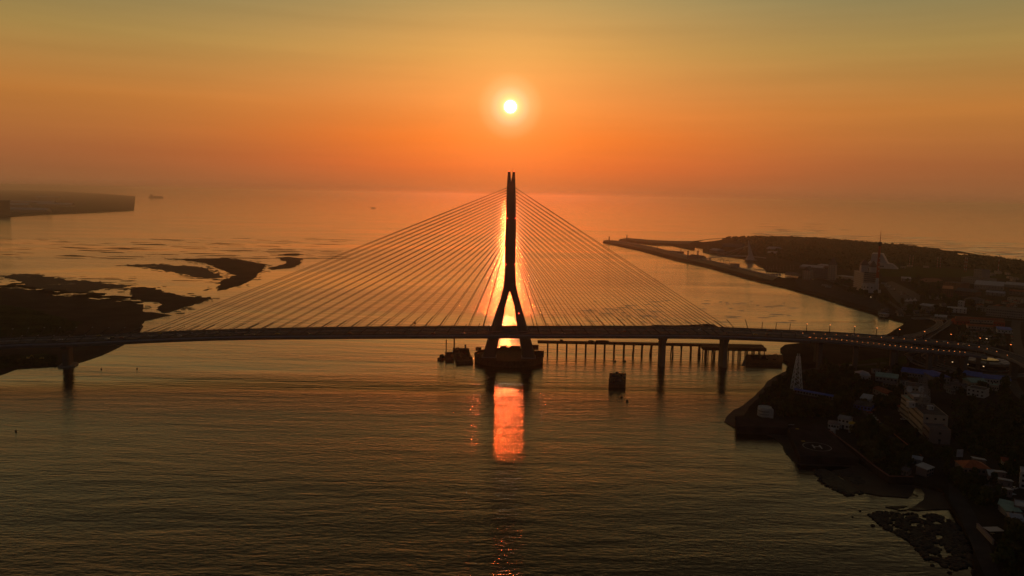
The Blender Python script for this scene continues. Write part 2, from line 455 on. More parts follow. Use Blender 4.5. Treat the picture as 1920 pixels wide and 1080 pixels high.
nl_ = outline([(957,322),(958.6,340.5)]); nr_ = outline([(961.4,322),(958.6,340.5)])
def depth(z):
    return 4.0 + 2.4*max(0, (z_top-z)/200)
def ring(xa, xb, z, ch=.22):
    d = depth(z); c = min(ch*(xb-xa), 1.3)
    return [(xa+c, TY-d, z), (xb-c, TY-d, z), (xb, TY-d+c, z), (xb, TY+d-c, z), (xb-c, TY+d, z), (xa+c, TY+d, z), (xa, TY+d-c, z), (xa, TY-d+c, z)]
def zs(a, b, n): return [a+(b-a)*i/n for i in range(n+1)]
pm = MB()
pm.loft([ring(fl(z), fr_(z), z) for z in zs(z_ap, z_notch, 26)])
for z0, z1, L_, R_, k in ((z_base, z_ap, fl, gl_, 14), (z_base, z_ap, gr_, fr_, 14)):
    pm.loft([ring(L_(z), max(R_(z), L_(z)+.5), z) for z in zs(z0, z1, k)])
for L_, R_ in ((fl, nl_), (nr_, fr_)):
    rs = [ring(L_(z), R_(z), z) for z in zs(z_notch, z_top, 8)]
    # the tips lean apart and end in a slanted cut
    pm.loft(rs)
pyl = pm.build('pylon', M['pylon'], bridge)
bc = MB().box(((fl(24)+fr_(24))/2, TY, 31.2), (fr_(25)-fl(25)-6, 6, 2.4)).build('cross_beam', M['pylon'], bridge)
mb = MB().cyl((fr_(z_top)-2.2, TY, z_top), (fr_(z_top)-2.2, TY, z_top+4.6), .12, .05, 6).build('antenna', M['steel'], pyl)
for x, z, y in ((fl(z_top)+1.2, z_top+.45, TY-3), (fr_(z_top)-1.0, z_top+.45, TY-3), (fl(zat(950, 409, TY))+1.6, zat(950, 409, TY), TY-depth(160)-.5), (fr_(zat(967, 409, TY))-.6, zat(967, 409, TY), TY-depth(160)-.5),
                (fl(zat(948, 495, TY))+1.5, zat(948, 495, TY), TY-depth(100)-.5), (fr_(zat(966, 495, TY))-.6, zat(966, 495, TY), TY-depth(100)-.5), (tpx(972.5, 586)[0], tpx(972.5, 586)[1], TY-depth(50)-.5)):
    MB().lathe((x, y, z-.5), [(.15, 0), (.55, .15), (.55, .7), (.3, 1.0)], 8).build('aviation_light', M['lamp_red'], pyl)

# stays
def stay(px_deck, z_t, left, fr):
    x = px_deck
    p = DL.pos(x, fr, .3); v, d = DL.at_x(x); nn = Vector((-d[1], d[0], 0))
    p = p + nn*(-3.2 if fr > 0 else 2.9)
    xt = (fl(z_t)+.3) if left else (fr_(z_t)-.3)
    q = Vector((xt, TY + (1.1 if fr > 0 else -1.1), z_t))
    dv = (q-p).normalized()
    mb = MB().cyl(p, q, .245, .245, 6)
    mb.cyl(p, p+dv*5.0, .32, .28, 6).cyl(q-dv*2.5, q, .36, .42, 6)
    mb.box((p[0], p[1], p[2]-.1), (1.5, 1.0, .9))
    return mb.build('stay_cable', M['cable'], bridge)
def deckx(px, fr):
    """deck x seen at picture column px"""
    lo, hi = -700.0, 318.0
    for _ in range(40):
        mid = (lo+hi)/2; p = DL.pos(mid, fr)
        f = p[1]*cos(PITCH)+(CH-p[2])*sin(PITCH); u = p[1]*sin(PITCH)-(CH-p[2])*cos(PITCH)
        if 960+(p[0]*cos(ROLL)+u*sin(ROLL))/f*F < px: lo = mid
        else: hi = mid
    return lo
XL0, XL1 = deckx(268, .95), deckx(905, .95)
XR0, XR1 = deckx(1356, .95), deckx(1008, .95)
OFL, OFR = deckx(251, -.95)-XL0, deckx(1389, -.95)-XR0
NLC, NRC = 23, 20
for fr in (.99, -.99):
    for i in range(NLC):
        x = XL0+(XL1-XL0)*i/(NLC-1) + (OFL if fr < 0 else 0); stay(x, tpx(948, 352+4.9*i)[1], True, fr)
    for i in range(NRC):
        x = XR0+(XR1-XR0)*i/(NRC-1) + (OFR if fr < 0 else 0); stay(x, tpx(968, 352+6.6*i)[1], False, fr)

# piers and pylon base
def pier(x, wx, zg, name='pier', foot=True, parent=bridge, line=DL, off=0.0, wy=9, flare=1.35):
    v, d = line.at_x(x); nn = Vector((-d[1], d[0], 0)); zt = v[2]-5.0
    c = Vector((v[0], v[1], 0)) + nn*off
    def rr(hw, hd, z):
        return [Vector((c[0], c[1], z)) + d*a*hw + nn*b*hd for a, b in ((-1, -.7), (-.7, -1), (.7, -1), (1, -.7), (1, .7), (.7, 1), (-.7, 1), (-1, .7))]
    mb = MB().loft([rr(wx, wy, zg-1.5), rr(wx, wy, zt-9), rr(wx*1.05, wy*1.1, zt-5), rr(wx*flare, wy*1.45, zt+.3)])
    o = mb.build(name, M['pylon'], parent)
    if foot:
        MB().loft([rr(wx*2.4, wy*1.1, -1.0), rr(wx*2.4, wy*1.1, 1.2), rr(wx*2.2, wy*1.05, 1.6)]).build('footing', M['concrete'], o)
    return o
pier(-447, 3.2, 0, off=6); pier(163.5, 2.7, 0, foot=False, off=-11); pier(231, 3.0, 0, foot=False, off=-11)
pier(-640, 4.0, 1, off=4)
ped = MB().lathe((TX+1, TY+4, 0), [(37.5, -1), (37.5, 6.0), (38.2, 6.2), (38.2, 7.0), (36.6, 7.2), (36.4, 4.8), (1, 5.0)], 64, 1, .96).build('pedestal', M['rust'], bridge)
for x in (tpx(917, 667)[0], tpx(991, 667)[0]):
    MB().box((x, TY, 4.9), (17, 19, 1.6), top=.9).build('plinth', M['concrete'], ped)

# ------------------------------------------------------------------ things on the bridge
ORD = 'first second third fourth fifth sixth seventh eighth ninth tenth eleventh twelfth thirteenth fourteenth fifteenth sixteenth seventeenth eighteenth nineteenth twentieth'.split()
ORD += ['twenty-'+o for o in ORD[:9]] + ['thirtieth'] + ['thirty-'+o for o in ORD[:9]] + ['fortieth']
def proj(p):
    f = p[1]*cos(PITCH)-(p[2]-CH)*sin(PITCH); u = p[1]*sin(PITCH)+(p[2]-CH)*cos(PITCH)
    a, b = p[0]/f*F, u/f*F
    return 960+a*cos(ROLL)+b*sin(ROLL), 540-(-a*sin(ROLL)+b*cos(ROLL))

# main viaduct beyond the bridge, built here because lamps and cars stand on it too
def V4(px, py, z, w):
    p = g(px, py, z); return Vector((p[0], p[1], z, w))
e0 = DL.at_x(318)[0]; d0 = DL.at_x(318)[1]; n0 = Vector((-d0[1], d0[0], 0))
FARP = [Vector((e0[0]+n0[0]*13.4, e0[1]+n0[1]*13.4, 35, 13.6)), V4(1570, 627.5, 34, 13), V4(1640, 632, 33, 12.5), V4(1720, 637.5, 31, 12), V4(1800, 646, 28.5, 11), V4(1860, 656, 26.5, 10), V4(1920, 677, 24, 9.5), V4(1985, 712, 21, 9)]
NEARP = [Vector((e0[0]-n0[0]*13.6, e0[1]-n0[1]*13.6, 35, 13.4)), V4(1570, 637, 33.6, 12.5), V4(1640, 644.5, 32, 11), V4(1700, 651.5, 30, 9), V4(1760, 657.5, 28, 7), V4(1815, 662.5, 26, 6), V4(1850, 668, 24.5, 5.5)]
class Path:
    def __init__(s, P, n=10):
        s.p = catmull(P, n); s.l = [0.0]
        for a, b in zip(s.p, s.p[1:]): s.l.append(s.l[-1] + (Vector(b[:2])-Vector(a[:2])).length)
        s.len = s.l[-1]
    def at(s, t):
        t = max(0, min(s.len, t))
        for i in range(len(s.l)-1):
            if s.l[i+1] >= t:
                a, b = s.p[i], s.p[i+1]; k = (t-s.l[i])/max(1e-6, s.l[i+1]-s.l[i])
                d = (b-a); return a.lerp(b, k), Vector((d[0], d[1], 0)).normalized()
    def sweep(s, prof, closed=True, caps=True, step=8, a=0, b=None):
        b = s.len if b is None else b
        n = max(2, int((b-a)/step)); rings = []
        for i in range(n+1):
            v, d = s.at(a+(b-a)*i/n); nn = Vector((-d[1], d[0], 0))
            rings.append([Vector((v[0], v[1], v[2]+dz)) + nn*(fr*v[3]+m) for fr, m, dz in prof])
        return MB().loft(rings, caps=caps, closed=closed)
    def pos(s, t, fr, m=0, dz=0):
        v, d = s.at(t); nn = Vector((-d[1], d[0], 0)); return Vector((v[0], v[1], v[2]+dz)) + nn*(fr*v[3]+m)
def road_deck(path, parent, thick=2.2, barrier=.9, surf='asphalt', side='deckside', lines=True):
    path.sweep([(-1, 0, 0), (1, 0, 0), (1, -.2, -.9), (1, -2.2, -thick), (-1, 2.2, -thick), (-1, .2, -.9)]).build('girder', M[side], parent)
    path.sweep([(-1, .5, .05), (1, -.5, .05)], closed=False).build('carriageway', M[surf], parent)
    for s_ in (-1, 1):
        mb = path.sweep([(s_, -.15, .004), (s_, .15, .004), (s_, .12, barrier), (s_, -.12, barrier)])
        mb.build('crash_barrier', M['concrete'], parent)
    if lines:
        mb = MB(); t = 2.0
        while t < path.len-6:
            for fr in ((0,) if path.p[0][3] < 8 else (-.33, .33)):
                q = path.sweep([(fr, -.12, .065), (fr, .12, .065)], closed=False, a=t, b=t+4); mb.add(q.v, q.f)
            t += 10
        tag(mb.build('lane_marking', M['line'], parent), kind='stuff')
def column_at(path, t, r, zg, parent, off=0.0, wide=1.0):
    v, d = path.at(t); nn = Vector((-d[1], d[0], 0)); c = Vector((v[0], v[1], 0)) + nn*off; zt = v[2]-2.1
    def rr(h, k, z): return [Vector((c[0], c[1], z)) + d*a*h + nn*b*k for a, b in ((-1, -.8), (-.8, -1), (.8, -1), (1, -.8), (1, .8), (.8, 1), (-.8, 1), (-1, .8))]
    MB().loft([rr(r, r*wide, zg-1), rr(r, r*wide, zt-4), rr(r*1.1, min(v[3]*.85, r*wide*2.6), zt+.1)]).build('pier', M['pylon'], parent)
via = thing('road_viaduct', 'elevated road viaduct carrying the bridge road on over the wooded bank', 'viaduct')
PF, PN = Path(FARP), Path(NEARP)
road_deck(PF, via, 3.0); road_deck(PN, via, 3.0)
for t in range(20, int(PF.len)-10, 42): column_at(PF, t, 2.2, 2, via, wide=1.6)
for t in range(14, int(PN.len)-10, 36): column_at(PN, t, 2.2, 2, via, wide=1.6)

# slanted lamp posts, leaning with the stays
def lamp_post(base, dirv, Ln, label, group, lit=False, first={}):
    key = (round(Ln), lit)
    r = thing('lamp_post', label, 'lamp post', base, 0, group)
    q = dirv*Ln
    MB().cyl((0, 0, 0), q, .42, .30, 6).cyl((0, 0, 0), dirv*.9, .6, .55, 6).build('pole', M['steel'], r)
    hd = MB().box((q[0], q[1]-.7, q[2]+.06), (.6, 2.1, .34), top=.8).cyl(q, q+Vector((0, -.5, .08)), .09, .08, 6)
    hd.build('lamp_head', M['lamp_amber'] if lit else M['white'], r)
    return r
def lean(x):
    """direction of the stays over deck x"""
    if x < TX-6:
        if x > XL0-40:
            k = min(1, max(0, (x-XL0)/(XL1-XL0))); zt = tpx(948, 352+4.9*(NLC-1)*k)[1]; v = Vector((fl(zt)-x, 0, zt-DL.at_x(x)[0][2])).normalized()
        else: v = Vector((.9, 0, .42)).normalized()
        f = max(0, min(1, (XL0-x)/170))
    else:
        k = min(1, max(0, (x-XR0)/(XR1-XR0))); zt = tpx(968, 352+6.6*(NRC-1)*k)[1]; v = Vector((fr_(zt)-x, 0, zt-DL.at_x(min(x, 318))[0][2])).normalized()
        f = max(0, min(1, (x-XR0)/42))
    return (v*(1-f) + Vector((0.1 if x < 0 else .05, 0, 1))*f).normalized(), 15.5*(1-f)+8*f
nl = nr = 0
for side, fr, m, nm in (('far', 1, -.9, 'seaward'), ('near', -1, .9, 'near')):
    px = 906 - (0 if side == 'far' else 14); i = 0
    while px > 10:
        x = deckx(px, fr); dv, Ln = lean(x); b = DL.pos(x, fr, .1); b = b + Vector((0, m, 0))
        lamp_post(b, dv, Ln if side == 'far' else Ln*.86, 'slanted lamp post on the %s deck edge, %s one left of the pylon' % (nm, ORD[i]), 'slanted lamp posts along the bridge')
        px -= 27.7; i += 1
    px = 1001 + (0 if side == 'far' else 11); i = 0; stp = 23.5
    while px < 1495:
        x = deckx(px, fr); dv, Ln = lean(x); b = DL.pos(x, fr, .1); b = b + Vector((0, m, 0))
        lamp_post(b, dv, Ln if side == 'far' else Ln*.86, 'slanted lamp post on the %s deck edge, %s one right of the pylon' % (nm, ORD[i]), 'slanted lamp posts along the bridge')
        px += stp; stp = max(18.3, stp-.55) if px < 1370 else 26; i += 1
t, i = 12.0, 0
while t < PF.len-5:
    lamp_post(PF.pos(t, 1, -.5, .1), Vector((0, 0, 1)), 8.5, 'upright amber-lit lamp post on the viaduct, %s one past the last stays' % ORD[i], 'lit lamp posts along the viaduct', True)
    t += 25; i += 1

# traffic
def make_car(paint):
    r = thing('car', 'x', 'car')
    b = MB()
    def sec(y0, pts): pass
    W = .9
    prof = [(-2.2, .35), (2.2, .35), (2.25, .75), (1.2, .95), (-1.95, 1.0), (-2.25, .8)]
    rings = [[(x, s_*W*k, z) for x, z in prof] for s_, k in ((-1, 1), (1, 1))]
    b.loft(rings)
    b.build('body', M[paint], r)
    c = MB().loft([[(1.25, y, .93), (.45, y*.82, 1.45), (-1.2, y*.82, 1.45), (-1.95, y, .97)] for y in (-.84, .84)])
    c.build('cabin_glass', M['glass'], r)
    MB().box((-.35, 0, 1.46), (1.55, 1.3, .06), top=.9).build('car_roof', M[paint], r)
    for x in (-1.4, 1.4):
        for y in (-.82, .82):
            MB().cyl((x, y-.1, .34), (x, y+.1, .34), .34, .34, 10).build('wheel', M['tyre'], r)
    for y in (-.6, .6):
        MB().box((-2.26, y, .8), (.06, .35, .16)).build('tail_light', M['redpaint'], r)
        MB().box((2.23, y, .68), (.06, .36, .16)).build('headlight', M['white'], r)
    return r
CARP = {}
def put_car(kind, loc, rz, label, group):
    if kind not in CARP: CARP[kind] = o = make_car(kind)
    else: o = copy_tree(CARP[kind])
    o.location = loc; o.rotation_euler = (0, 0, rz); tag(o, label, 'car', group); return o
def deckpt(px, py):
    z = 33.0
    for _ in range(6):
        p = g(px, py, z); z = DL.at_x(min(p[0], 318))[0][2]
    return Vector((p[0], p[1], z+.065))
CN = dict(carw='white', cars='silver grey', carb='black', carr='dark red', cary='yellow')
POSN = [(37,635.2,'cars','on the deck nearest the left frame edge'),(102,640,'carb','behind a white car above the left river pier'),(113,637.6,'carw','above the left river pier'),
 (185,630.5,'cary','on the far deck lanes right of the left pier'),(201,636.5,'carw','leading two dark cars right of the left pier'),(211,634,'carb','between white and red cars right of the left pier'),(228,634.3,'carr','last of three cars right of the left pier'),
 (281,632,'cars','on the deck under the outermost left stay'),(300,626,'cary','on the far lanes under the outermost left stays'),(337,631,'carw','under the left stays, ahead of a silver car'),(371,630.8,'cars','under the left stays, behind a white car'),(405,624.5,'cars','on the far lanes under the left stays'),
 (428,629.6,'carb','under the left stays, ahead of two silver cars'),(457,630,'cars','front one of two silver cars under the left stays'),(474,628.4,'cars','rear one of two silver cars under the left stays'),(520,627,'cary','under the middle of the left stays'),
 (578,627,'carb','in the near lanes under the middle of the left stays'),(656,626,'carr','under the inner part of the left fan of stays'),(729,625.5,'carw','on the deck, third car left of the pylon'),(812,626.2,'carr','on the deck, second car left of the pylon'),(868,626,'carw','on the deck, nearest car left of the pylon'),
 (1056,626.5,'carw','on the deck, nearest car right of the pylon'),(1172,622.5,'carr','under the middle of the right fan of stays'),(1313,619.3,'carw','on the far lanes under the outermost right stays'),(1332,616.6,'cars','behind a white car under the outermost right stays'),
 (1416,628,'cary','right of the last stays, ahead of a black car'),(1439,627.4,'carb','right of the last stays, behind a yellow car'),(1443,620.5,'carr','on the far lanes right of the last stays')]
for px, py, k, wh in POSN:
    p = deckpt(px, py); v, d = DL.at_x(p[0]); far = py < (DL_mid := proj(DL.pos(p[0], 0))[1])
    put_car(k, p, atan2(d[1], d[0]) + (pi if far else 0), '%s car %s' % (CN[k], wh), 'cars driving over the bridge')
def path_near(P, px):
    lo, hi = 0, P.len
    for _ in range(30):
        m = (lo+hi)/2
        if proj(P.pos(m, 0))[0] < px: lo = m
        else: hi = m
    return lo
for i, (px, fr, k, P, wh) in enumerate([(1482, .3, 'carw', PN, 'first on the near viaduct lanes after the bridge'),(1508, .5, 'cars', PF, 'first on the far viaduct lanes after the bridge'),(1552, .45, 'carb', PF, 'on the far viaduct lanes, ahead of a silver car'),(1556, .1, 'carw', PN, 'on the near viaduct lanes beside the amber cones'),
   (1581, -.2, 'carb', PN, 'on the near viaduct lanes, behind a white car'),(1601, .0, 'carw', PF, 'on the far viaduct lanes where the bank begins'),(1657, .1, 'carw', PF, 'on the far viaduct lanes above the inlet end'),(1774, .2, 'carw', PF, 'front one of two close cars near the round building'),(1809, .1, 'cars', PF, 'rear one of two close cars near the round building')]):
    t = path_near(P, px); v, d = P.at(t)
    put_car(k, P.pos(t, fr, 0, .065), atan2(d[1], d[0]) + (pi if P is PF else 0), '%s car %s' % (CN[k], wh), 'cars driving over the viaduct')
# lit traffic cones closing the near lane of the viaduct
def cone():
    r = thing('traffic_cone', 'x', 'traffic cone')
    MB().lathe((0, 0, 0), [(.42, 0), (.42, .06), (.27, .08), (.08, .95), (.05, 1.0)], 10).build('cone_body', M['rooforange'], r)
    MB().lathe((0, 0, 1.0), [(.06, 0), (.24, .08), (.24, .42), (.1, .5)], 8).build('warning_lamp', M['lamp_amber'], r)
    return r
c0 = None; i = 0
for px in range(1486, 1816, 10):
    t = path_near(PN, px)
    for P, fr in ((PN, -.55),):
        o = cone() if c0 is None else copy_tree(c0); c0 = c0 or o
        o.location = P.pos(t, fr, 0, .065); tag(o, 'amber-lit traffic cone on the near viaduct lane, %s from the bridge end' % ORD[i], 'traffic cone', 'lit cones along the viaduct lane'); i += 1
i = 0
for px in range(1500, 1915, 21):
    t = path_near(PF, px); o = copy_tree(c0); o.location = PF.pos(t, -.62, 0, .065)
    tag(o, 'amber-lit traffic cone between the viaduct carriageways, %s from the bridge end' % ORD[i], 'traffic cone', 'lit cones along the viaduct lane'); i += 1

# people walking on the seaward footway
def make_person(pose, cloth):
    st = .22 if pose else .05
    V = [(0, 0, .95), (0, 0, 1.2), (0, 0, 1.42), (0, 0, 1.52), (0, .01, 1.62), (0, .01, 1.72),
         (.1, 0, .9), (.11, st, .5), (.11, st*.6, .08), (.11, st*.6+.16, .04), (-.1, 0, .9), (-.11, -st*.6, .5), (-.11, -st*1.5, .09), (-.11, -st*1.5+.15, .04),
         (.19, 0, 1.4), (.25, -.05, 1.12), (.25, .08, .88), (-.19, 0, 1.4), (-.25, .05, 1.12), (-.25, .14, .88)]
    E = [(0, 1), (1, 2), (2, 3), (3, 4), (4, 5), (0, 6), (6, 7), (7, 8), (8, 9), (0, 10), (10, 11), (11, 12), (12, 13), (2, 14), (14, 15), (15, 16), (2, 17), (17, 18), (18, 19)]
    rad = [.15, .14, .16, .06, .10, .09, .09, .065, .045, .04, .09, .065, .045, .04, .06, .045, .035, .06, .045, .035]
    me = bpy.data.meshes.new('person'); me.from_pydata(V, E, []); o = bpy.data.objects.new('tmp', me); COL.objects.link(o)
    md = o.modifiers.new('s', 'SKIN'); 
    for k, sv in enumerate(me.skin_vertices[0].data): sv.radius = (rad[k]*1.05, rad[k]*.85); sv.use_root = k == 0
    ss = o.modifiers.new('u', 'SUBSURF'); ss.levels = ss.render_levels = 1
    dg = bpy.context.evaluated_depsgraph_get(); ev = o.evaluated_get(dg)
    m2 = bpy.data.meshes.new_from_object(ev); bpy.data.objects.remove(o); m2.name = 'person'
    m2.materials.clear(); m2.materials.append(M[cloth]); return m2
PM = [make_person(1, 'carb'), make_person(0, 'slate'), make_person(1, 'grey')]
PCL = ['black clothes', 'dark brown clothes', 'grey clothes']
for i, (px, k, wh) in enumerate([(795, 0, 'walking left of the pylon, farthest from it'), (823, 1, 'standing at the rail, second one left of the pylon'), (885, 2, 'walking close to the left pylon leg'), (1003, 1, 'first of three strung along the rail right of the pylon'), (1007, 0, 'middle of three strung along the rail right of the pylon'), (1012, 2, 'last of three strung along the rail right of the pylon'), (1043, 0, 'walking alone two lamps right of the pylon'), (1145, 2, 'standing alone at the rail under the right fan of stays'), (1190, 1, 'walking at the rail before the dark sandbar')]):
    x = deckx(px, .9); o = bpy.data.objects.new('person', PM[k]); COL.objects.link(o)
    o.location = DL.pos(x, 1, .13) + Vector((0, -2.0-(i % 3)*.5, 0)); o.rotation_euler = (0, 0, (pi/2 if i % 2 else -pi/2)); o.scale = (1, 1, 1)
    tag(o, 'person in %s %s' % (PCL[k], wh), 'person', 'people on the bridge footway')
x = deckx(778, 1); r = thing('traffic_sign', 'dark square traffic sign on a post at the seaward rail left of the pylon', 'sign', DL.pos(x, 1, .13) + Vector((0, -1.4, 0)))
MB().cyl((0, 0, 0), (0, 0, 4.6), .11, .11, 8).build('post', M['steel'], r); MB().box((0, -.2, 4.4), (2.2, .14, 2.2)).build('sign_panel', M['steel'], r)

# ------------------------------------------------------------------ sandbars, flats and far headland
def ragged(P, seg, amp, z, seed=0):
    """outline in the plan with a fractal waterline"""
    q = [Vector(g(px, py, z)) for px, py in P]; o = []
    for a, b in zip(q, q[1:]+q[:1]):
        d = (b-a); L_ = d.length; n = max(1, min(60, int(L_/seg))); nn = Vector((-d[1], d[0]))/max(L_, .001)
        for i in range(n):
            p = a + d*(i/n); k = mnoise.fractal(Vector((p[0]*.03+seed, p[1]*.03, seed)), .8, 2.2, 5)
            w_ = min(1, 4*min(i, n-i)/n) if n > 2 else 0
            o.append((p[0]+nn[0]*k*amp*w_, p[1]+nn[1]*k*amp*w_))
    return o
def flat(name, P, z, m, seg=14, amp=8, seed=0, inset=.02):
    o = struct(name, MB().prism(ragged(P, seg, amp, 0, seed), -.6, z, inset), m); return o
def wet_sand():
    m = mat('wet_tidal_sand', (.075, .055, .039), .85, .35, .05)
    nt_ = m.node_tree; b = nt_.nodes['Principled BSDF']
    tc_ = nt_.nodes.new('ShaderNodeTexCoord'); mp = nt_.nodes.new('ShaderNodeMapping'); mp.inputs['Scale'].default_value = (.5, 1, 1)
    n = nt_.nodes.new('ShaderNodeTexNoise'); n.inputs['Scale'].default_value = .03; n.inputs['Detail'].default_value = 8; n.inputs['Roughness'].default_value = .7
    r = nt_.nodes.new('ShaderNodeValToRGB'); r.color_ramp.elements[0].position = .60; r.color_ramp.elements[0].color = (.85,)*3+(1,); r.color_ramp.elements[1].position = .66; r.color_ramp.elements[1].color = (.12,)*3+(1,)
    nt_.links.new(tc_.outputs['Object'], mp.inputs[0]); nt_.links.new(mp.outputs[0], n.inputs['Vector']); nt_.links.new(n.outputs['Fac'], r.inputs[0]); nt_.links.new(r.outputs[0], b.inputs['Roughness'])
    b.inputs['Specular IOR Level'].default_value = .2
    return m
WS = wet_sand()
BARS = [
 [(7,517.5),(25,514.5),(52,513),(72,515),(82,519),(95,519),(99,522),(113,521.7),(122,526),(147,526.7),(167,527),(195,532),(215,533.5),(240,537),(225,540),(197,541),(183,543.5),(167,547.5),(138,548),(117,543.5),(107,544),(72,540),(48,537),(45,531),(30,525)],
 [(242,541),(262,538),(292,540),(302,548),(327,550.5),(340,555),(362,557),(396,558.5),(387,564),(364,572),(338,579),(322,584.5),(309,587.5),(293,581),(295,576.5),(304,572),(297,567),(279,565.5),(262,562),(245,561),(248,552)],
 [(226,497),(260,496),(290,495.5),(323,498.5),(373,500),(400,511),(420,519.7),(397,522),(365,519.5),(327,510),(272,501)],
 [(311,484.7),(350,485.3),(424,483.5),(459,489),(502,495.6),(490,510),(478,521.6),(447,537),(408,545.7),(408,537),(416,527.5),(435.5,519.7),(435.5,514),(412,504),(381,492.5),(342,486.8)],
 [(517,482.7),(544,481.6),(569.6,484.7),(564,494),(544,503),(509,506),(503.5,502),(532.7,496),(536.5,490.5),(525,486)],
 [(520,477.5),(535,475.8),(560,475.6),(570,477),(556,479),(535,479.4)],
 [(1210,616),(1216,611),(1228,609.5),(1262,610.5),(1300,609),(1325,607.5),(1338,608.5),(1347,613),(1352,622),(1280,626),(1215,624)],
]
for i, P in enumerate(BARS):
    flat('sandbar', P, .5, WS if i in (0, 2) else M['sand'], 7, 10 if i < 6 else 4, i*3.1)
# small shoals awash between the bars, and dark strips for wave shade
rs = random.Random(5); sh = MB()
for _ in range(150):
    px, py = rs.uniform(0, 250), 0; py = (534 if px < 40 else 539 + (px-40)*.105) + rs.uniform(-3, 8)
    c = g(px, py); n = 14; a0 = rs.uniform(1.2, 8)
    P = [(c[0]+a0*2.2*cos(2*pi*k/n)*rs.uniform(.6, 1.3), c[1]+a0*1.6*sin(2*pi*k/n)*rs.uniform(.6, 1.3)) for k in range(n)]
    sh.prism(P, -.4, .12, .1)
for x0, x1, y0, y1, n_ in ((0, 640, 446, 486, 230), (330, 440, 500, 530, 60), (100, 260, 518, 545, 60)):  # upper range: dark sand-coloured strips stand in for the shaded sides of waves
    for _ in range(n_):
        px, py = rs.uniform(x0, x1), rs.uniform(y0, y1); c = g(px, py); n = 10; a0 = rs.choice((3, 5, 8, 14, 24))*rs.uniform(.7, 1.3)*(1 if y0 < 500 else .45)
        P = [(c[0]+a0*2.6*cos(2*pi*k/n)*rs.uniform(.6, 1.2), c[1]+a0*.45*sin(2*pi*k/n)*rs.uniform(.6, 1.2)) for k in range(n)]
        sh.prism(P, -.4, .13, .2)
for bi in (0, 1, 2, 3):
    q_ = [Vector(g(*p_)) for p_ in BARS[bi]]
    for a, b in zip(q_, q_[1:]+q_[:1]):
        d = b-a; nn = Vector((-d[1], d[0]))/max(1, d.length)
        for _ in range(int(d.length/(7 if bi != 3 else 14))):
            c = a+d*rs.random()+nn*rs.gauss(0, 13); n = 7; a0 = rs.uniform(.8, 3.4)
            sh.prism([(c[0]+a0*2.2*cos(2*pi*k/n)*rs.uniform(.6, 1.3), c[1]+a0*1.5*sin(2*pi*k/n)*rs.uniform(.6, 1.3)) for k in range(n)], -.4, .3, .1)
so_ = struct('shoals_wave_shade', sh, M['sand']); so_['kind'] = 'stuff'
FLAT = [(-260,800),(-90,735),(0,706),(22,698),(33,694),(80,691),(108,689),(137,686),(167,677),(193,668),(217,657),(238,646),(258,632),(267,620),(272,612),(274,602),(290,599),(311,593.5),(325,591),(308,588.5),(292,586),(278,586),(270,583.5),(272,577),(271,571.5),(250,567.5),(208,564),(158,559),(117,556),(83,550),(63,544.5),(40,541),(0,540),(-120,538),(-420,545)]
flat('tidal_flat', FLAT, .9, M['sand'], 14, 5, 9)
def grass_patch(name, P, z, amp, seed):
    return flat(name, P, z, M['grassy'], 12, amp, seed)
gp = grass_patch('marsh', [(-200,575),(0,572),(30,574),(60,580),(95,590),(130,600),(150,612),(120,625),(60,632),(0,634),(-200,640)], .95, 14, 2)
g2 = grass_patch('marsh', [(-150,690),(0,672),(40,668),(85,664),(110,668),(112,676),(90,682),(40,686),(0,694),(-100,716)], .97, 6, 4)
# tufts of salt grass
gm = MB(); rg = random.Random(3)
for _ in range(2600):
    if rg.random() < .7: px, py = rg.uniform(0, 140), rg.uniform(576, 632)
    else: px, py = rg.uniform(0, 105), rg.uniform(666, 686)
    if px > 60 and 576 < py < 560+px*.33: continue
    c = g(px, py, .95); a = rg.uniform(0, pi); s_ = rg.uniform(.5, 1.6)
    gm.add([(c[0]-s_*cos(a), c[1]-s_*sin(a), .9), (c[0]+s_*cos(a), c[1]+s_*sin(a), .9), (c[0]+s_*.6*cos(a)+.2, c[1]+s_*.6*sin(a), .9+s_*.55), (c[0]-s_*.7*cos(a), c[1]-s_*.7*sin(a)+.2, .9+s_*.6)], [(0, 1, 2, 3)])
tag(gm.build('grass', M['grassy']), kind='stuff')
# surf lines on the bars of the open coast
sf = MB()
for _ in range(150):
    if rs.random() < .62: px, py = rs.uniform(1420, 1960), 0; py = 440 + (px-1420)*.085 - abs(rs.gauss(0, 12))
    else: px, py = rs.uniform(1100, 1500), rs.uniform(560, 606)
    if py > 560 and px > 1330 + (py-520)*3.2: continue
    c = g(px, py); sc_ = 1 if py < 500 else .14; Ln = rs.uniform(40, 260)*sc_; n = 9; w_ = rs.uniform(5, 14)*max(sc_, .22); a = rs.uniform(-.1, .05)
    pts = [(c[0]+Ln*(t/n-.5)*cos(a), c[1]+Ln*(t/n-.5)*sin(a)+mnoise.noise(Vector((t*.4, c[0]*.01, 1)))*10*sc_, sin(pi*t/n)) for t in range(n+1)]
    sf.loft([[(x, y-w_*k*.5, -.1), (x, y, .9*k*max(sc_, .45)), (x, y+w_*k*.5, -.1)] for x, y, k in pts], closed=False)
tag(sf.build('surf', WATER), kind='stuff')
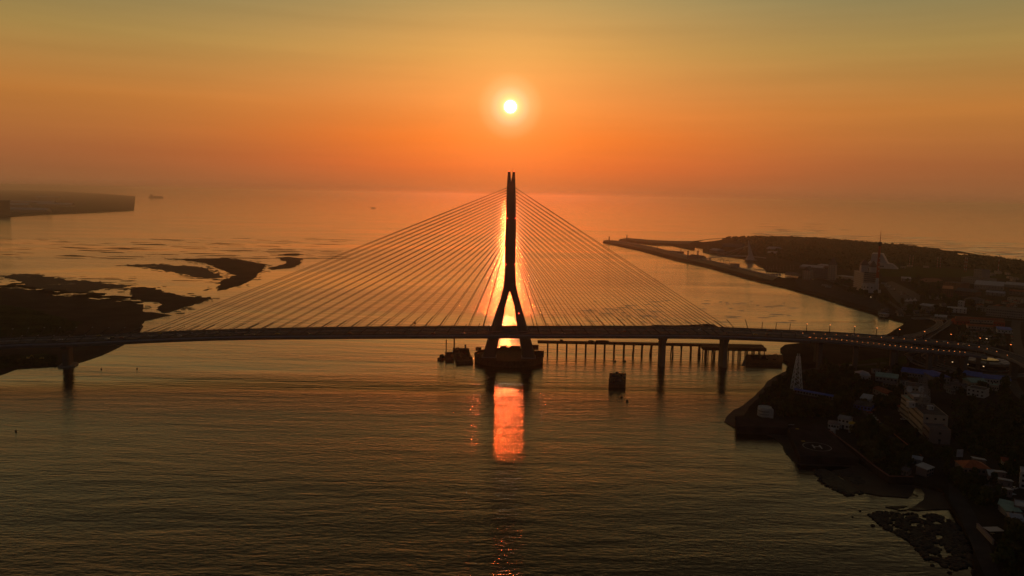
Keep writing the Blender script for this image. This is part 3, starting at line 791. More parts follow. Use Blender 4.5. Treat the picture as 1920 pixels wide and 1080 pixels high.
# headland far off on the left
HEAD = [(-140,418),(0,408),(80,402.5),(150,400),(236,396),(251,394.5),(254,368.5),(200,364),(100,358.5),(0,356.5),(-140,354)]
struct('headland', MB().prism([g(*p) for p in HEAD], -1, 7), M['soil'])
struct('headland_field', MB().prism([g(x, y, 7) for x, y in [(143,394.5),(236,393),(236,371),(180,369),(165,377)]], 6, 9), M['grassy'])
struct('headland_road', MB().prism([g(x, y, 7) for x, y in [(139,395),(143,395),(165,377.5),(182,369),(178,368.6),(160,376.5)]], 6, 9.2), M['paving'])
r = thing('warehouse', 'tall dark warehouse on the hazy headland at the picture edge', 'warehouse', (*g(-30, 405), 7))
MB().box((0, 60, 40), (150, 130, 80)).build('wall', M['rust'], r); MB().box((0, 60, 82.5), (156, 140, 5)).build('roof', M['slate'], r)
for i, (px, py, wd, h, wh) in enumerate([(25, 390, 260, 25, 'nearest the tall warehouse'), (62, 383, 420, 20, 'longest of the low sheds'), (105, 387, 300, 18, 'beside the pale road'), (48, 397, 320, 14, 'closest to the water'), (90, 374, 300, 30, 'farthest back')]):
    c = g(px, py, 7); r = thing('dock_shed', 'low hazy dock shed on the headland, %s' % wh, 'shed', (*c, 7), 0, 'dock sheds on the headland')
    MB().box((0, 0, h/2), (wd, 60, h)).build('wall', M['pinkw'], r)
    MB().loft([[(-wd/2-4, -36, h), (wd/2+4, -36, h)], [(-wd/2-4, 0, h+14), (wd/2+4, 0, h+14)], [(-wd/2-4, 36, h), (wd/2+4, 36, h)]], closed=False).build('roof', M['roofpale'], r)
c = g(114, 358.5, 7); r = thing('mast', 'thin hazy mast rising behind the headland', 'mast', (*c, 7)); MB().cyl((0, 0, 0), (0, 0, 150), 4, 2, 6).build('pole', M['steel'], r); MB().box((0, 0, 4), (20, 20, 8)).build('plinth', M['concrete'], r)

# ------------------------------------------------------------------ boats, buoys, barges
def hull(Ln, B, D, fb=.25, bow=.35):
    mb = MB(); st = [(-.5, .86), (-.3, 1), (.2, 1), (.5-bow*.6, .8), (.5, .06)]
    return mb.loft([[(t*Ln, -B/2*k, D*(1+.25*max(0, t)*2)), (t*Ln, -B/2*k*.75, -D*.3), (t*Ln, B/2*k*.75, -D*.3), (t*Ln, B/2*k, D*(1+.25*max(0, t)*2))] for t, k in st])
# the horizon freighter (hull down in the haze)
p = g(292, 352.2); s = 14500/p[1]; p = (p[0]*s, p[1]*s)
r = thing('cargo_ship', 'dark cargo ship in the haze on the horizon', 'ship', (*p, 0), pi)
U = 14500/1450
hull(26*U, 5*U, 2.6*U).build('hull', M['steel'], r); MB().box((-8*U, 0, 4.4*U), (5*U, 4*U, 4*U)).build('bridge_house', M['grey'], r)
MB().cyl((-9*U, 0, 6.2*U), (-9*U, 0, 8*U), .6*U, .5*U, 8).build('funnel', M['rust'], r); MB().box((3*U, 0, 3.2*U), (13*U, 3.6*U, .9*U)).build('cargo_hatch', M['rust'], r)
r.rotation_euler = (0, 0, 0)
p = g(700, 373); s = 9000/p[1]
p = (p[0]*s, p[1]*s); U = 9000/1450
r = thing('motor_boat', 'small motor boat trailing a long wake far out', 'boat', (*p, 0), pi)
hull(10*U, 2.4*U, .9*U).build('hull', M['steel'], r); MB().box((0, 0, 1.5*U), (4*U, 1.8*U, 1.0*U), top=.8).build('cabin', M['grey'], r); MB().cyl((0, 0, 2*U), (0, 0, 3*U), .1*U, .06*U, 6).build('mast', M['steel'], r)
p2 = g(1193, 457.5); r = thing('motor_boat', 'small dark boat in the channel between the two breakwaters', 'boat', (*p2, 0), pi*.9)
hull(14, 4, 1.4).build('hull', M['steel'], r); MB().box((-1, 0, 2.2), (5, 2.8, 2), top=.85).build('cabin', M['grey'], r)
for i, (px, py, lb) in enumerate([(1153.7, 677.5, 'round black buoy, left one of the pair above the square pontoon'), (1172, 677.5, 'round black buoy, right one of the pair above the square pontoon'), (1165.7, 745, 'round black buoy just below the square pontoon'), (1176, 752, 'round black buoy lowest below the square pontoon'), (257, 691.5, 'dark buoy on open water right of the left river pier'), (30, 809, 'dark buoy alone on the wide water at lower left'), (190, 692.5, 'tiny buoy nearest the left river pier')]):
    c = g(px, py); r = thing('buoy', lb, 'buoy', (*c, 0), 0, 'mooring buoys')
    k = 1.0 if i < 4 else .6
    MB().lathe((0, 0, -.5), [(.3, 0), (1.0*k, .3), (1.15*k, .8), (.9*k, 1.4), (.2, 1.7)], 14).build('float', M['carb'], r)
    MB().cyl((0, 0, 1.0), (0, 0, 2.0), .12, .09, 6).build('pole', M['steel'], r)
def pontoon(name, label, quad, h, cat='barge'):
    q = [Vector(g(*p)) for p in quad]; c = sum(q, Vector((0, 0)))/len(q)
    r = thing(name, label, cat, (*c, 0)); P = [(p-c)[:] for p in q]
    MB().prism(P, -.8, h).build('hull', M['rust'], r)
    mb = MB()
    ar = sum(P[i][0]*P[(i+1) % 4][1]-P[(i+1) % 4][0]*P[i][1] for i in range(4))
    for a, b in zip(P, P[1:]+P[:1]):
        n = 5
        for i in range(n): mb.cyl((a[0]+(b[0]-a[0])*i/n, a[1]+(b[1]-a[1])*i/n, h), (a[0]+(b[0]-a[0])*i/n, a[1]+(b[1]-a[1])*i/n, h+1.1), .12, .12, 5)
        mb.cyl((*a, h+1.05), (*b, h+1.05), .08, .08, 5)
    mb.build('railing', M['steel'], r); return r, P, h
def clutter(r, P, h, n, seed, kinds=('winch', 'crate', 'drum'), big=1.0):
    q = random.Random(seed); xs_ = [p[0] for p in P]; ys_ = [p[1] for p in P]
    def inside(x, y):
        c = False; j = len(P)-1
        for i in range(len(P)):
            if (P[i][1] > y) != (P[j][1] > y) and x < (P[j][0]-P[i][0])*(y-P[i][1])/(P[j][1]-P[i][1])+P[i][0]: c = not c
            j = i
        return c
    k = 0
    while k < n:
        x, y = q.uniform(min(xs_), max(xs_))*.82, q.uniform(min(ys_), max(ys_))*.82
        if not inside(x*1.12, y*1.12): continue
        t = kinds[k % len(kinds)]; s_ = q.uniform(.8, 1.7)*big
        if t == 'winch':
            MB().cyl((x-s_, y, h+s_*.7), (x+s_, y, h+s_*.7), s_*.6, s_*.6, 12).box((x-s_, y, h+.4*s_), (.3, 1.4*s_, .8*s_)).box((x+s_, y, h+.4*s_), (.3, 1.4*s_, .8*s_)).build('winch', M['steel'], r)
        elif t == 'crate': MB().box((x, y, h+.7*s_), (2*s_, 1.5*s_, 1.4*s_), q.uniform(0, pi)).build('crate', M['rust'] if k % 2 else M['darkrubble'], r)
        else: MB().cyl((x, y, h), (x, y, h+1.6*s_), .8*s_, .8*s_, 12).build('drum', M['darkrubble'], r)
        k += 1
r, P, h = pontoon('pontoon', 'square rusty work pontoon floating alone right of the pylon', [(1141, 726.5), (1172.5, 727.5), (1173.6, 705.5), (1143, 705)], 3.2)
clutter(r, P, h, 15, 4, big=1.25)
MB().box((0, 9, h+1.2), (9, 4, 2.4), .1, top=.9).build('deckhouse', M['darkrubble'], r)
MB().cyl((2, 6, h+2), (6, -6, h+.4), .22, .18, 6).build('boom', M['yellow'], r)
r, P, h = pontoon('work_barge', 'largest work barge moored against the pylon base, with a tall spud pole', [(856, 683), (887, 682), (877, 656.5), (849, 657)], 2.6)
clutter(r, P, h, 10, 2, big=1.2)
MB().box((3, 11, h+2.2), (8, 7, 4.4), .05, top=.9).build('deckhouse', M['darkrubble'], r); MB().cyl((2.5, 11, h+4), (2.5, 11, h+7.5), 1.0, .8, 8).lathe((2.5, 11, h+7.5), [(1.0, 0), (1.2, 1.0), (.3, 1.8)], 8).build('signal_turret', M['grey'], r)
c = Vector(g(851.5, 657.5)) - Vector(r.location[:2]); MB().cyl((c[0], c[1], -1), (c[0], c[1], zat(851.5, 638, 812)), .8, .8, 10).build('spud_pole', M['steel'], r)
MB().box((-8, 12, h+1.6), (5, 4, 3.2), .3).build('winch_house', M['rust'], r)
r, P, h = pontoon('work_barge', 'middle work barge with a thin spud pole, between a dinghy and the largest barge', [(835, 678.5), (851, 678), (849, 663.5), (834.5, 664)], 2.4)
clutter(r, P, h, 6, 3)
c = Vector(g(836.5, 664.5)) - Vector(r.location[:2]); MB().cyl((c[0], c[1], -1), (c[0], c[1], zat(836.5, 645.5, 830)), .6, .6, 8).build('spud_pole', M['steel'], r)
MB().box((1, 4, h+1.2), (6, 5, 2.4), .1, top=.9).build('deckhouse', M['darkrubble'], r); MB().cyl((3, 4, h+2), (3, 4, h+5), .12, .08, 6).build('mast', M['steel'], r)
c = g(829, 673); r = thing('tug_boat', 'smallest work boat at the left end of the barges', 'boat', (*c, 0), 1.15)
hull(15, 4.6, 1.9).build('hull', M['rust'], r); MB().box((-1, 0, 3.4), (5, 3.2, 3), top=.85).build('wheelhouse', M['darkrubble'], r); MB().cyl((-1, 0, 4.8), (-1, 0, 7), .12, .08, 6).build('mast', M['steel'], r)
# clutter of the building site on the pylon base
q = random.Random(9)
for i, (px, py, wd, dp, hh, lb) in enumerate([(1012, 668, 9, 7, 5.5, 'dark site container at the right rim of the pylon base'), (1003, 655, 8, 6, 4.5, 'dark site container behind the right pylon leg'), (966, 655, 12, 3, 3.6, 'long site container between the pylon legs'), (944, 654, 7, 3, 3.0, 'short site container between the pylon legs'), (897, 657, 5, 5, 3.2, 'site container left of the left pylon leg')]):
    c = g(px, py, 5.1); r = thing('site_container', lb, 'container', (*c, 5.05), q.uniform(-.3, .3), 'site containers on the pylon base')
    MB().box((0, 0, hh/2), (wd, dp, hh)).build('container_shell', M['darkrubble'], r); MB().box((0, 0, hh+.15), (wd+.3, dp+.3, .3)).build('roof', M['rust'], r); MB().box((wd*.2, -dp/2-.03, 1.1), (1.1, .06, 2.0)).build('door', M['steel'], r)

# temporary pile trestle running from the pylon base to the bank
tr = thing('pile_trestle', 'low temporary steel trestle on a row of piles running right from the pylon base', 'trestle')
ty = g(1100, 663.5)[1]
zt = zat(1100, 640.5, ty)
xa, xb = g(1008, 663.5)[0], g(1432, 672)[0]
MB().box(((xa+xb)/2, ty, zt-1.3), (xb-xa, 9, 2.2)).build('trestle_deck', M['rust'], tr)
rl = MB()
for y in (-4.3, 4.3):
    rl.box(((xa+xb)/2, ty+y, zt+1.0), (xb-xa, .1, .1))
    x = xa
    while x < xb: rl.box((x, ty+y, zt+.45), (.15, .15, 1.2)); x += 3
rl.build('railing', M['steel'], tr)
bents = [1027, 1045, 1062.5, 1080.5, 1098, 1116, 1133, 1150.5, 1168.5, 1186, 1202, 1219, 1237, 1257, 1273, 1290, 1306, 1318, 1330]
for k, px in enumerate(bents):
    x = g(px, 663.5)[0]
    for y in (-3, 3) if k < 9 else (-3.6, -1, 2.4):
        MB().cyl((x + (0 if k < 9 else R.uniform(-1.6, 1.6)), ty+y, -2), (x, ty+y, zt-2.3), .75, .75, 8).build('pile', M['steel'], tr)
tz = thing('pile_platform', 'dark working platform crowded with piles under the right end of the bridge', 'platform')
x0, x1 = g(1312, 668)[0], g(1424, 668)[0]; yb = ty-4.7
MB().box(((x0+x1)/2, yb-7, zt-2.2), (x1-x0, 13, 3.6)).build('platform_deck', M['rust'], tz)
for i in range(26):
    x = x0+2+(x1-x0-4)*i/25; y = yb-2-(i*7 % 11)
    MB().cyl((x, y, -2), (x, y, zt-4), .6, .6, 8).build('pile', M['rust'] if i % 3 else M['steel'], tz)
for i, (px, wd, hh, lb) in enumerate([(1052, 4, 2.0, 'small dark vehicle parked on the trestle near the pylon base'), (1107, 7, 1.6, 'stack of steel beams on the trestle'), (1128, 16, 2.0, 'long dark load lying on the trestle')]):
    x = g(px, 663.5)[0]; r = thing('site_load', lb, 'load', (x, ty-1.5, zt-.2))
    MB().box((0, 0, hh/2), (wd, 2.4, hh), top=.9).box((0, 0, hh+.2), (wd*.6, 2.0, .4), top=.8).build('load_body', M['darkrubble'], r)
# the two viaduct piers beyond, standing in the water
# landing barge at the bank under the bridge
r, P, h = pontoon('landing_barge', 'long dark landing barge beached at the bank under the bridge', [(1399, 686), (1466, 687.5), (1468, 671), (1398, 670)], 3.6)
MB().box((-9, 3, h+1.6), (9, 6, 3.2), .1, top=.9).build('deckhouse', M['darkrubble'], r)
MB().cyl((2, 2, h+1.5), (15, 4, h+5.0), .45, .35, 8).cyl((15, 4, h+5), (17, 4, h+.5), .35, .3, 8).build('crane_boom', M['steel'], r)
MB().box((0, 2, h+1.2), (4, 3.4, 2.4), top=.8).build('crane_cab', M['rust'], r)
for i in range(4): MB().box((-14+i*8, -4, h+.6), (4, 3, 1.2), i*.4).build('cargo_box', M['darkrubble'], r)
c = Vector(g(1390, 686)) - Vector(r.location[:2]); e = Vector(g(1398, 672)) - Vector(r.location[:2])
MB().loft([[(c[0], c[1], .2), (c[0]+5, c[1], .2)], [(e[0], e[1], h), (e[0]+5, e[1], h)]], closed=False).add([], []).build('gangway', M['grey'], r)

# ------------------------------------------------------------------ land on the right bank
ZL = 2.6
LAND = [(1790,1180),(1822,1080),(1826,1030),(1805,985),(1782,945),(1768,918),(1712,903),(1668,902),(1636,880),(1604,858),(1560,822),(1546,800),(1476,799),(1381,797),(1378,780),(1394,779),(1415,752),(1438,731),(1450,717),(1468,705),(1488,695),(1475,688),(1480,680),(1466,672),(1471,662),(1463,653),(1472,646),(1500,643),(1560,637),(1620,631),
 (1663,627),(1688,612),(1700,604.5),(1690,600),(1650,590),(1600,575),(1540,557),(1480,540),(1440,530.5),(1400,521),(1330,501),(1270,488),(1200,469),(1160,460.5),(1136,456),(1130,453.6),(1134,452),(1142,451),(1170,453),(1215,461),(1230,464),(1280,476),(1330,487.5),(1380,499.5),(1420,509.5),(1470,521),(1496,522),
 (1500,514.5),(1490,511),(1460,509.5),(1437,507.5),(1431,500.5),(1420,495.5),(1412,488.5),(1394,483.5),(1364,480.5),(1351,477.5),(1331,475),(1318,471.5),(1318,465),(1303,462.4),(1302,468.3),(1287,465.4),(1260,459.8),(1224,458.6),(1176,453),(1160,451.3),(1176,447.2),(1224,450.8),(1269,452.6),(1300,452),(1330,448),(1360,446),(1440,445),(1520,447),(1600,453),(1650,458),(1700,461),(1750,464.5),(1800,471),(1850,480),(1880,485),(1930,490),(2400,560),(2900,800),(2600,1300)]
def outl(P, seg, amp, z, seed):
    q = [Vector(g(px, py, z)) for px, py in P]; o = []
    for a, b in zip(q, q[1:]+q[:1]):
        d = b-a; n = max(1, min(30, int(d.length/seg))); nn = Vector((-d[1], d[0]))/max(.01, d.length)
        for i in range(n):
            p = a+d*(i/n); k = mnoise.fractal(Vector((p[0]*.06+seed, p[1]*.06, seed)), 1.0, 2.0, 3)
            w_ = min(1, 3*min(i, n-i)/n) if n > 2 else 0
            o.append((p[0]+nn[0]*k*amp*w_, p[1]+nn[1]*k*amp*w_))
    return o
struct('land', MB().prism(outl(LAND, 10, 2.0, ZL, 1), -1, ZL), M['soil'])
# beach, mud and reef below the bank
struct('beach', MB().prism(outl([(1376,802),(1358,791),(1362,782),(1372,773),(1392,762),(1411,747),(1431,727),(1440,715),(1462,702),(1480,694),(1490,700),(1460,722),(1430,752),(1400,782),(1386,800)], 4, 1.2, 0, 4), -.5, .7, .0), mat('pale_sand', (.13, .10, .07), .8, .25, .05))
struct('mud_flat', MB().prism(outl([(1430,812),(1452,822),(1466,834),(1472,848),(1484,862),(1500,872),(1600,876),(1560,884),(1590,905),(1622,925),(1650,930),(1702,934),(1712,925),(1714,915),(1722,915),(1733,925),(1730,940),(1712,950),(1690,957),(1660,951),(1720,958),(1770,955),(1900,960),(1900,880),(1560,790),(1400,792)], 4, 2.0, 0, 6), -.5, .45, .0), WS)
struct('rocky_reef', MB().prism(outl([(1526,881),(1545,880),(1562,886),(1575,898),(1590,905),(1606,916),(1614,922),(1590,929),(1575,918),(1552,912),(1540,903),(1542,896)], 3, 2.0, 0, 8), -.5, .7, .05), M['rock'])
# reef rocks: a field nobody could count, and the boulders that stand apart
def rock_mesh(seed, n=1):
    q = random.Random(seed); mb = MB()
    import bmesh
    bm = bmesh.new(); bmesh.ops.create_icosphere(bm, subdivisions=2, radius=1)
    for v in bm.verts:
        k = 1+.45*mnoise.noise(v.co*1.3+Vector((seed*3.1, 0, 0)))+.2*mnoise.noise(v.co*3+Vector((0, seed, 0)))
        v.co *= k; v.co.z *= .62
    mb.add([v.co[:] for v in bm.verts], [[v.index for v in f.verts] for f in bm.faces]); bm.free(); return mb
RKS = [rock_mesh(i) for i in range(5)]
rf = MB(); rq = random.Random(11)
def inpoly(x, y, P):
    c = False; j = len(P)-1
    for i in range(len(P)):
        if (P[i][1] > y) != (P[j][1] > y) and x < (P[j][0]-P[i][0])*(y-P[i][1])/(P[j][1]-P[i][1])+P[i][0]: c = not c
        j = i
    return c
REEF = [[(1526,881),(1545,880),(1562,886),(1575,898),(1590,905),(1620,924),(1590,929),(1552,912),(1538,903)],
        [(1628,964),(1650,958),(1700,962),(1760,965),(1800,985),(1810,1010),(1822,1035),(1815,1062),(1790,1068),(1740,1050),(1700,1010),(1660,990)],
        [(1575,884),(1600,886),(1625,905),(1612,912),(1585,900)], [(1470,840),(1482,852),(1500,866),(1512,872),(1490,866),(1476,852)], [(1812,1040),(1850,1060),(1860,1085),(1830,1085)]]
cnt = 0
while cnt < 3400:
    P = REEF[rq.choices(range(5), [22, 66, 8, 5, 8])[0]]
    px, py = rq.uniform(min(p[0] for p in P), max(p[0] for p in P)), rq.uniform(min(p[1] for p in P), max(p[1] for p in P))
    if not inpoly(px, py, P): continue
    c = g(px, py, .3); s_ = rq.uniform(.2, .95)**1.5+.12; rz = rq.uniform(0, 6.28); m = RKS[int(cnt) % 5]
    if mnoise.noise(Vector((c[0]*.16, c[1]*.13, 2))) + .5*mnoise.noise(Vector((c[0]*.5, c[1]*.4, 5))) < -.18: cnt += .2; continue
    rf.add([(c[0]+(v[0]*cos(rz)-v[1]*sin(rz))*s_*1.5, c[1]+(v[0]*sin(rz)+v[1]*cos(rz))*s_*1.2, .25+v[2]*s_) for v in m.v], m.f); cnt += 1
cnt = int(cnt)
tag(rf.build('reef_rocks', M['rock'], smooth=True), kind='stuff')
for i, (px, py, s_, lb) in enumerate([(1637,985.5,1.3,'round black boulder in the water off the left end of the reef'),(1748.5,1060,1.1,'black boulder off the lower edge of the reef'),(1781,1074,1.2,'lowest black boulder off the reef'),(1598.5,969.5,.7,'small black boulder alone in the water left of the reef'),(1613,958,.8,'flat black rock awash above the reef')]):
    c = g(px, py); o = RKS[i].build('boulder', M['rock'], smooth=True); o.location = (*c, .15); o.scale = (s_, s_*.9, s_*.85); tag(o, lb, 'rock', 'boulders off the reef')
# ponds shining on the foreshore and in the marsh behind the wood
for P, z in (([(1712,925),(1716,916),(1724,915),(1733,926),(1732,936),(1718,947),(1700,955),(1682,956),(1700,951),(1716,940),(1722,930)], .47),
          ([(1322,449.8),(1340,448),(1354,447.4),(1354,449.5),(1340,451.5),(1318,453.8),(1310,453)], ZL+.02), ([(1386,448),(1400,447.6),(1400,449),(1386,449.4)], ZL+.02), ([(1432,450),(1452,450.6),(1452,451.6),(1434,451.4)], ZL+.02), ([(1404,454.6),(1426,455),(1426,456),(1404,456)], ZL+.02),
          ([(1696,460.5),(1735,461.6),(1735,463.4),(1710,462)], ZL+.02), ([(1760,466),(1785,468.5),(1790,471),(1768,469)], ZL+.02), ([(1787,474),(1828,478),(1826,480),(1800,477.5)], ZL+.02), ([(1855,476),(1878,479.5),(1874,482),(1858,479)], ZL+.02), ([(1826,470),(1850,473),(1845,474.6),(1826,472)], ZL+.02)):
    struct('pond', MB().prism(outl(P, 12 if z > 2 else 3, 6 if z > 2 else 1, z, 3), z-.3, z), WATER)
# bank and lawns, car parks and squares as thin sheets on the land
def sheet(name, P, m, dz=.004, seg=1e9, amp=0):
    return struct(name, MB().prism(outl(P, seg, amp, ZL, 5), ZL-.5, ZL+dz), m)
sheet('lawn', [(1560,640+45),(1640,672),(1700,668),(1708,680),(1660,690),(1580,700)], M['greenlawn'], .05)
sheet('lawn', [(1645,504),(1700,497),(1800,505),(1920,512),(1920,524),(1840,520),(1720,520),(1655,518)], M['greenlawn'], .05)
sheet('lawn', [(1700,697),(1720,688),(1790,703),(1760,712)], M['greenlawn'], .05)
sheet('car_park', [(1788,646),(1800,621),(1880,616),(1888,648),(1840,650)], M['asphalt'], .06)
sheet('car_park', [(1655,531),(1672,527),(1726,552),(1722,572),(1690,574),(1672,555)], M['asphalt'], .06)
sheet('promenade', [(1490,524),(1520,522),(1550,529),(1590,546),(1640,560),(1680,585),(1676,592),(1640,580),(1590,565),(1540,550),(1500,541)], M['paving'], .07)
sheet('running_track', [(1722,525),(1735,521.5),(1758,522),(1768,525.5),(1757,529),(1735,529)], M['brick'], .09, )
sheet('square', [(1752,672),(1795,674),(1800,690),(1770,688)], M['paving'], .06)
sheet('dirt_road', [(1778,905),(1800,920),(1826,960),(1850,1010),(1880,1090),(1850,1090),(1826,1030),(1803,975),(1780,935)], M['paving'], .08)

# breakwaters
def breakwater(label, top, bot, h):
    r = thing('breakwater', label, 'breakwater', (*g(*top[0]), 0))
    o = r.location; n = len(top); rings = []
    for a, b in zip(top, bot):
        A, B = Vector(g(*a)), Vector(g(*b)); rings.append([Vector((*p, z))-Vector((o[0], o[1], 0)) for p, z in ((A, -1), (A.lerp(B, .3), h), (A.lerp(B, .55), h), (B, -1))])
    MB().loft(rings).build('rock_armour', M['rock'], r)
    MB().loft([[(r_[1]+Vector((0, 0, .01))), r_[1].lerp(r_[2], .6)+Vector((0, 0, .01)), r_[1].lerp(r_[2], .6)+Vector((0, 0, 1.2)), r_[1]+Vector((0, 0, 1.2))] for r_ in rings]).build('wave_wall', M['concrete'], r)
    return r
breakwater('long dark breakwater of rock sheltering the harbour, reaching far out from the bank', [(1131,453),(1142,451),(1170,453),(1215,461),(1230,464),(1280,476),(1330,487.5),(1380,499.5),(1420,509.5),(1470,521)], [(1132,454.6),(1140,456.6),(1160,461),(1200,469.6),(1216,473),(1270,488.6),(1330,501.6),(1365,511),(1400,521.6),(1440,531)], 5.2)
breakwater('shorter breakwater of rock behind the long one, guarding the far harbour side', [(1161,450.8),(1176,447),(1224,450.6),(1269,452.4),(1300,452)], [(1161,451.6),(1176,453.2),(1224,458.8),(1260,460),(1290,461)], 5)
for px, py, hh, lb in ((1142, 452.5, 22, 'small white harbour light at the tip of the long breakwater'), (1175.3, 448.5, 20, 'small harbour light at the tip of the shorter breakwater')):
    c = g(px, py, 5); s = 1
    r = thing('harbour_light', lb, 'lighthouse', (*c, 4.6)); MB().lathe((0, 0, 0), [(5, 0), (5, 2), (2.6, 2.2), (2.0, hh*.72), (3.0, hh*.74), (3.0, hh*.78)], 12).build('tower', M['concrete'], r)
    MB().lathe((0, 0, hh*.78), [(1.7, 0), (1.7, 3), (.2, 5)], 10).build('lantern', M['steel'], r)
c = g(1255, 472.5); r = thing('jetty', 'low spur jetty inside the harbour with a post at each end', 'jetty', (*c, 0)); A, B = Vector(g(1232, 471))-Vector(c), Vector(g(1278, 474.5))-Vector(c)
d = (B-A).normalized(); nn = Vector((-d[1], d[0])); MB().prism([(A+nn*14)[:], (A-nn*14)[:], (B-nn*14)[:], (B+nn*14)[:]], -1, 4.5).build('pier_slab', M['concrete'], r)
for e in (A*.98, B*.93): MB().cyl((*e, 4.4), (*e, 22), .9, .6, 6).build('post', M['steel'], r)
# harbour footbridge with a leaning white pylon
c = g(1404, 490); r = thing('footbridge', 'white harbour footbridge hung from one leaning pointed pylon', 'bridge', (*c, 0)); D = c[1]
zt_ = zat(1401, 450.5, D); xt = (Vector(g(1404, 490)) - Vector(c))[0]
def dx(px): return (px-1404)*D/1450
MB().loft([[(dx(1398)+0, -7, 5), (dx(1414), -7, 5), (dx(1414), 5, 5), (dx(1398), 5, 5)], [(dx(1403), -4, zat(1405, 478, D)), (dx(1410.5), -4, zat(1405, 478, D)), (dx(1410.5), 4, zat(1405, 478, D)), (dx(1403), 4, zat(1405, 478, D))], [(dx(1401.3), -2, zat(1403, 462, D)), (dx(1405), -2, zat(1403, 462, D)), (dx(1405), 2, zat(1403, 462, D)), (dx(1401.3), 2, zat(1403, 462, D))], [(dx(1400.8), -.6, zt_), (dx(1401.5), -.6, zt_), (dx(1401.5), .6, zt_), (dx(1400.8), .6, zt_)]]).build('pylon', M['white'], r)
MB().lathe((dx(1406), 0, -1), [(14, 0), (14, 4.5), (20, 5), (20, 6)], 20).build('pier', M['concrete'], r)
ar = MB(); rings = []
for px, py in ((1316,486.5),(1330,483.5),(1345,481.4),(1362,480),(1380,479.4),(1400,479.6),(1420,481.2),(1437,483.4)):
    z = zat(px, py, D+6); rings.append([(dx(px), 4, z), (dx(px), 9, z), (dx(px), 9, z-2.0), (dx(px), 4, z-2.0)])
ar.loft(rings).build('deck', M['white'], r)
for px, py in ((1316,486.5),(1330,483.5),(1345,481.4),(1362,480),(1380,479.4),(1422,481.3)):
    MB().cyl((dx(px), 6.5, zat(px, py, D+6)-.2), (dx(1402), 0, zt_*.75), .35, .3, 4).build('stay_cable', M['white'], r)
for px in (1332, ): MB().cyl((dx(px), 6.5, -1), (dx(px), 6.5, zat(px, 484, D+6)-2), 3, 3, 8).build('pier', M['concrete'], r)

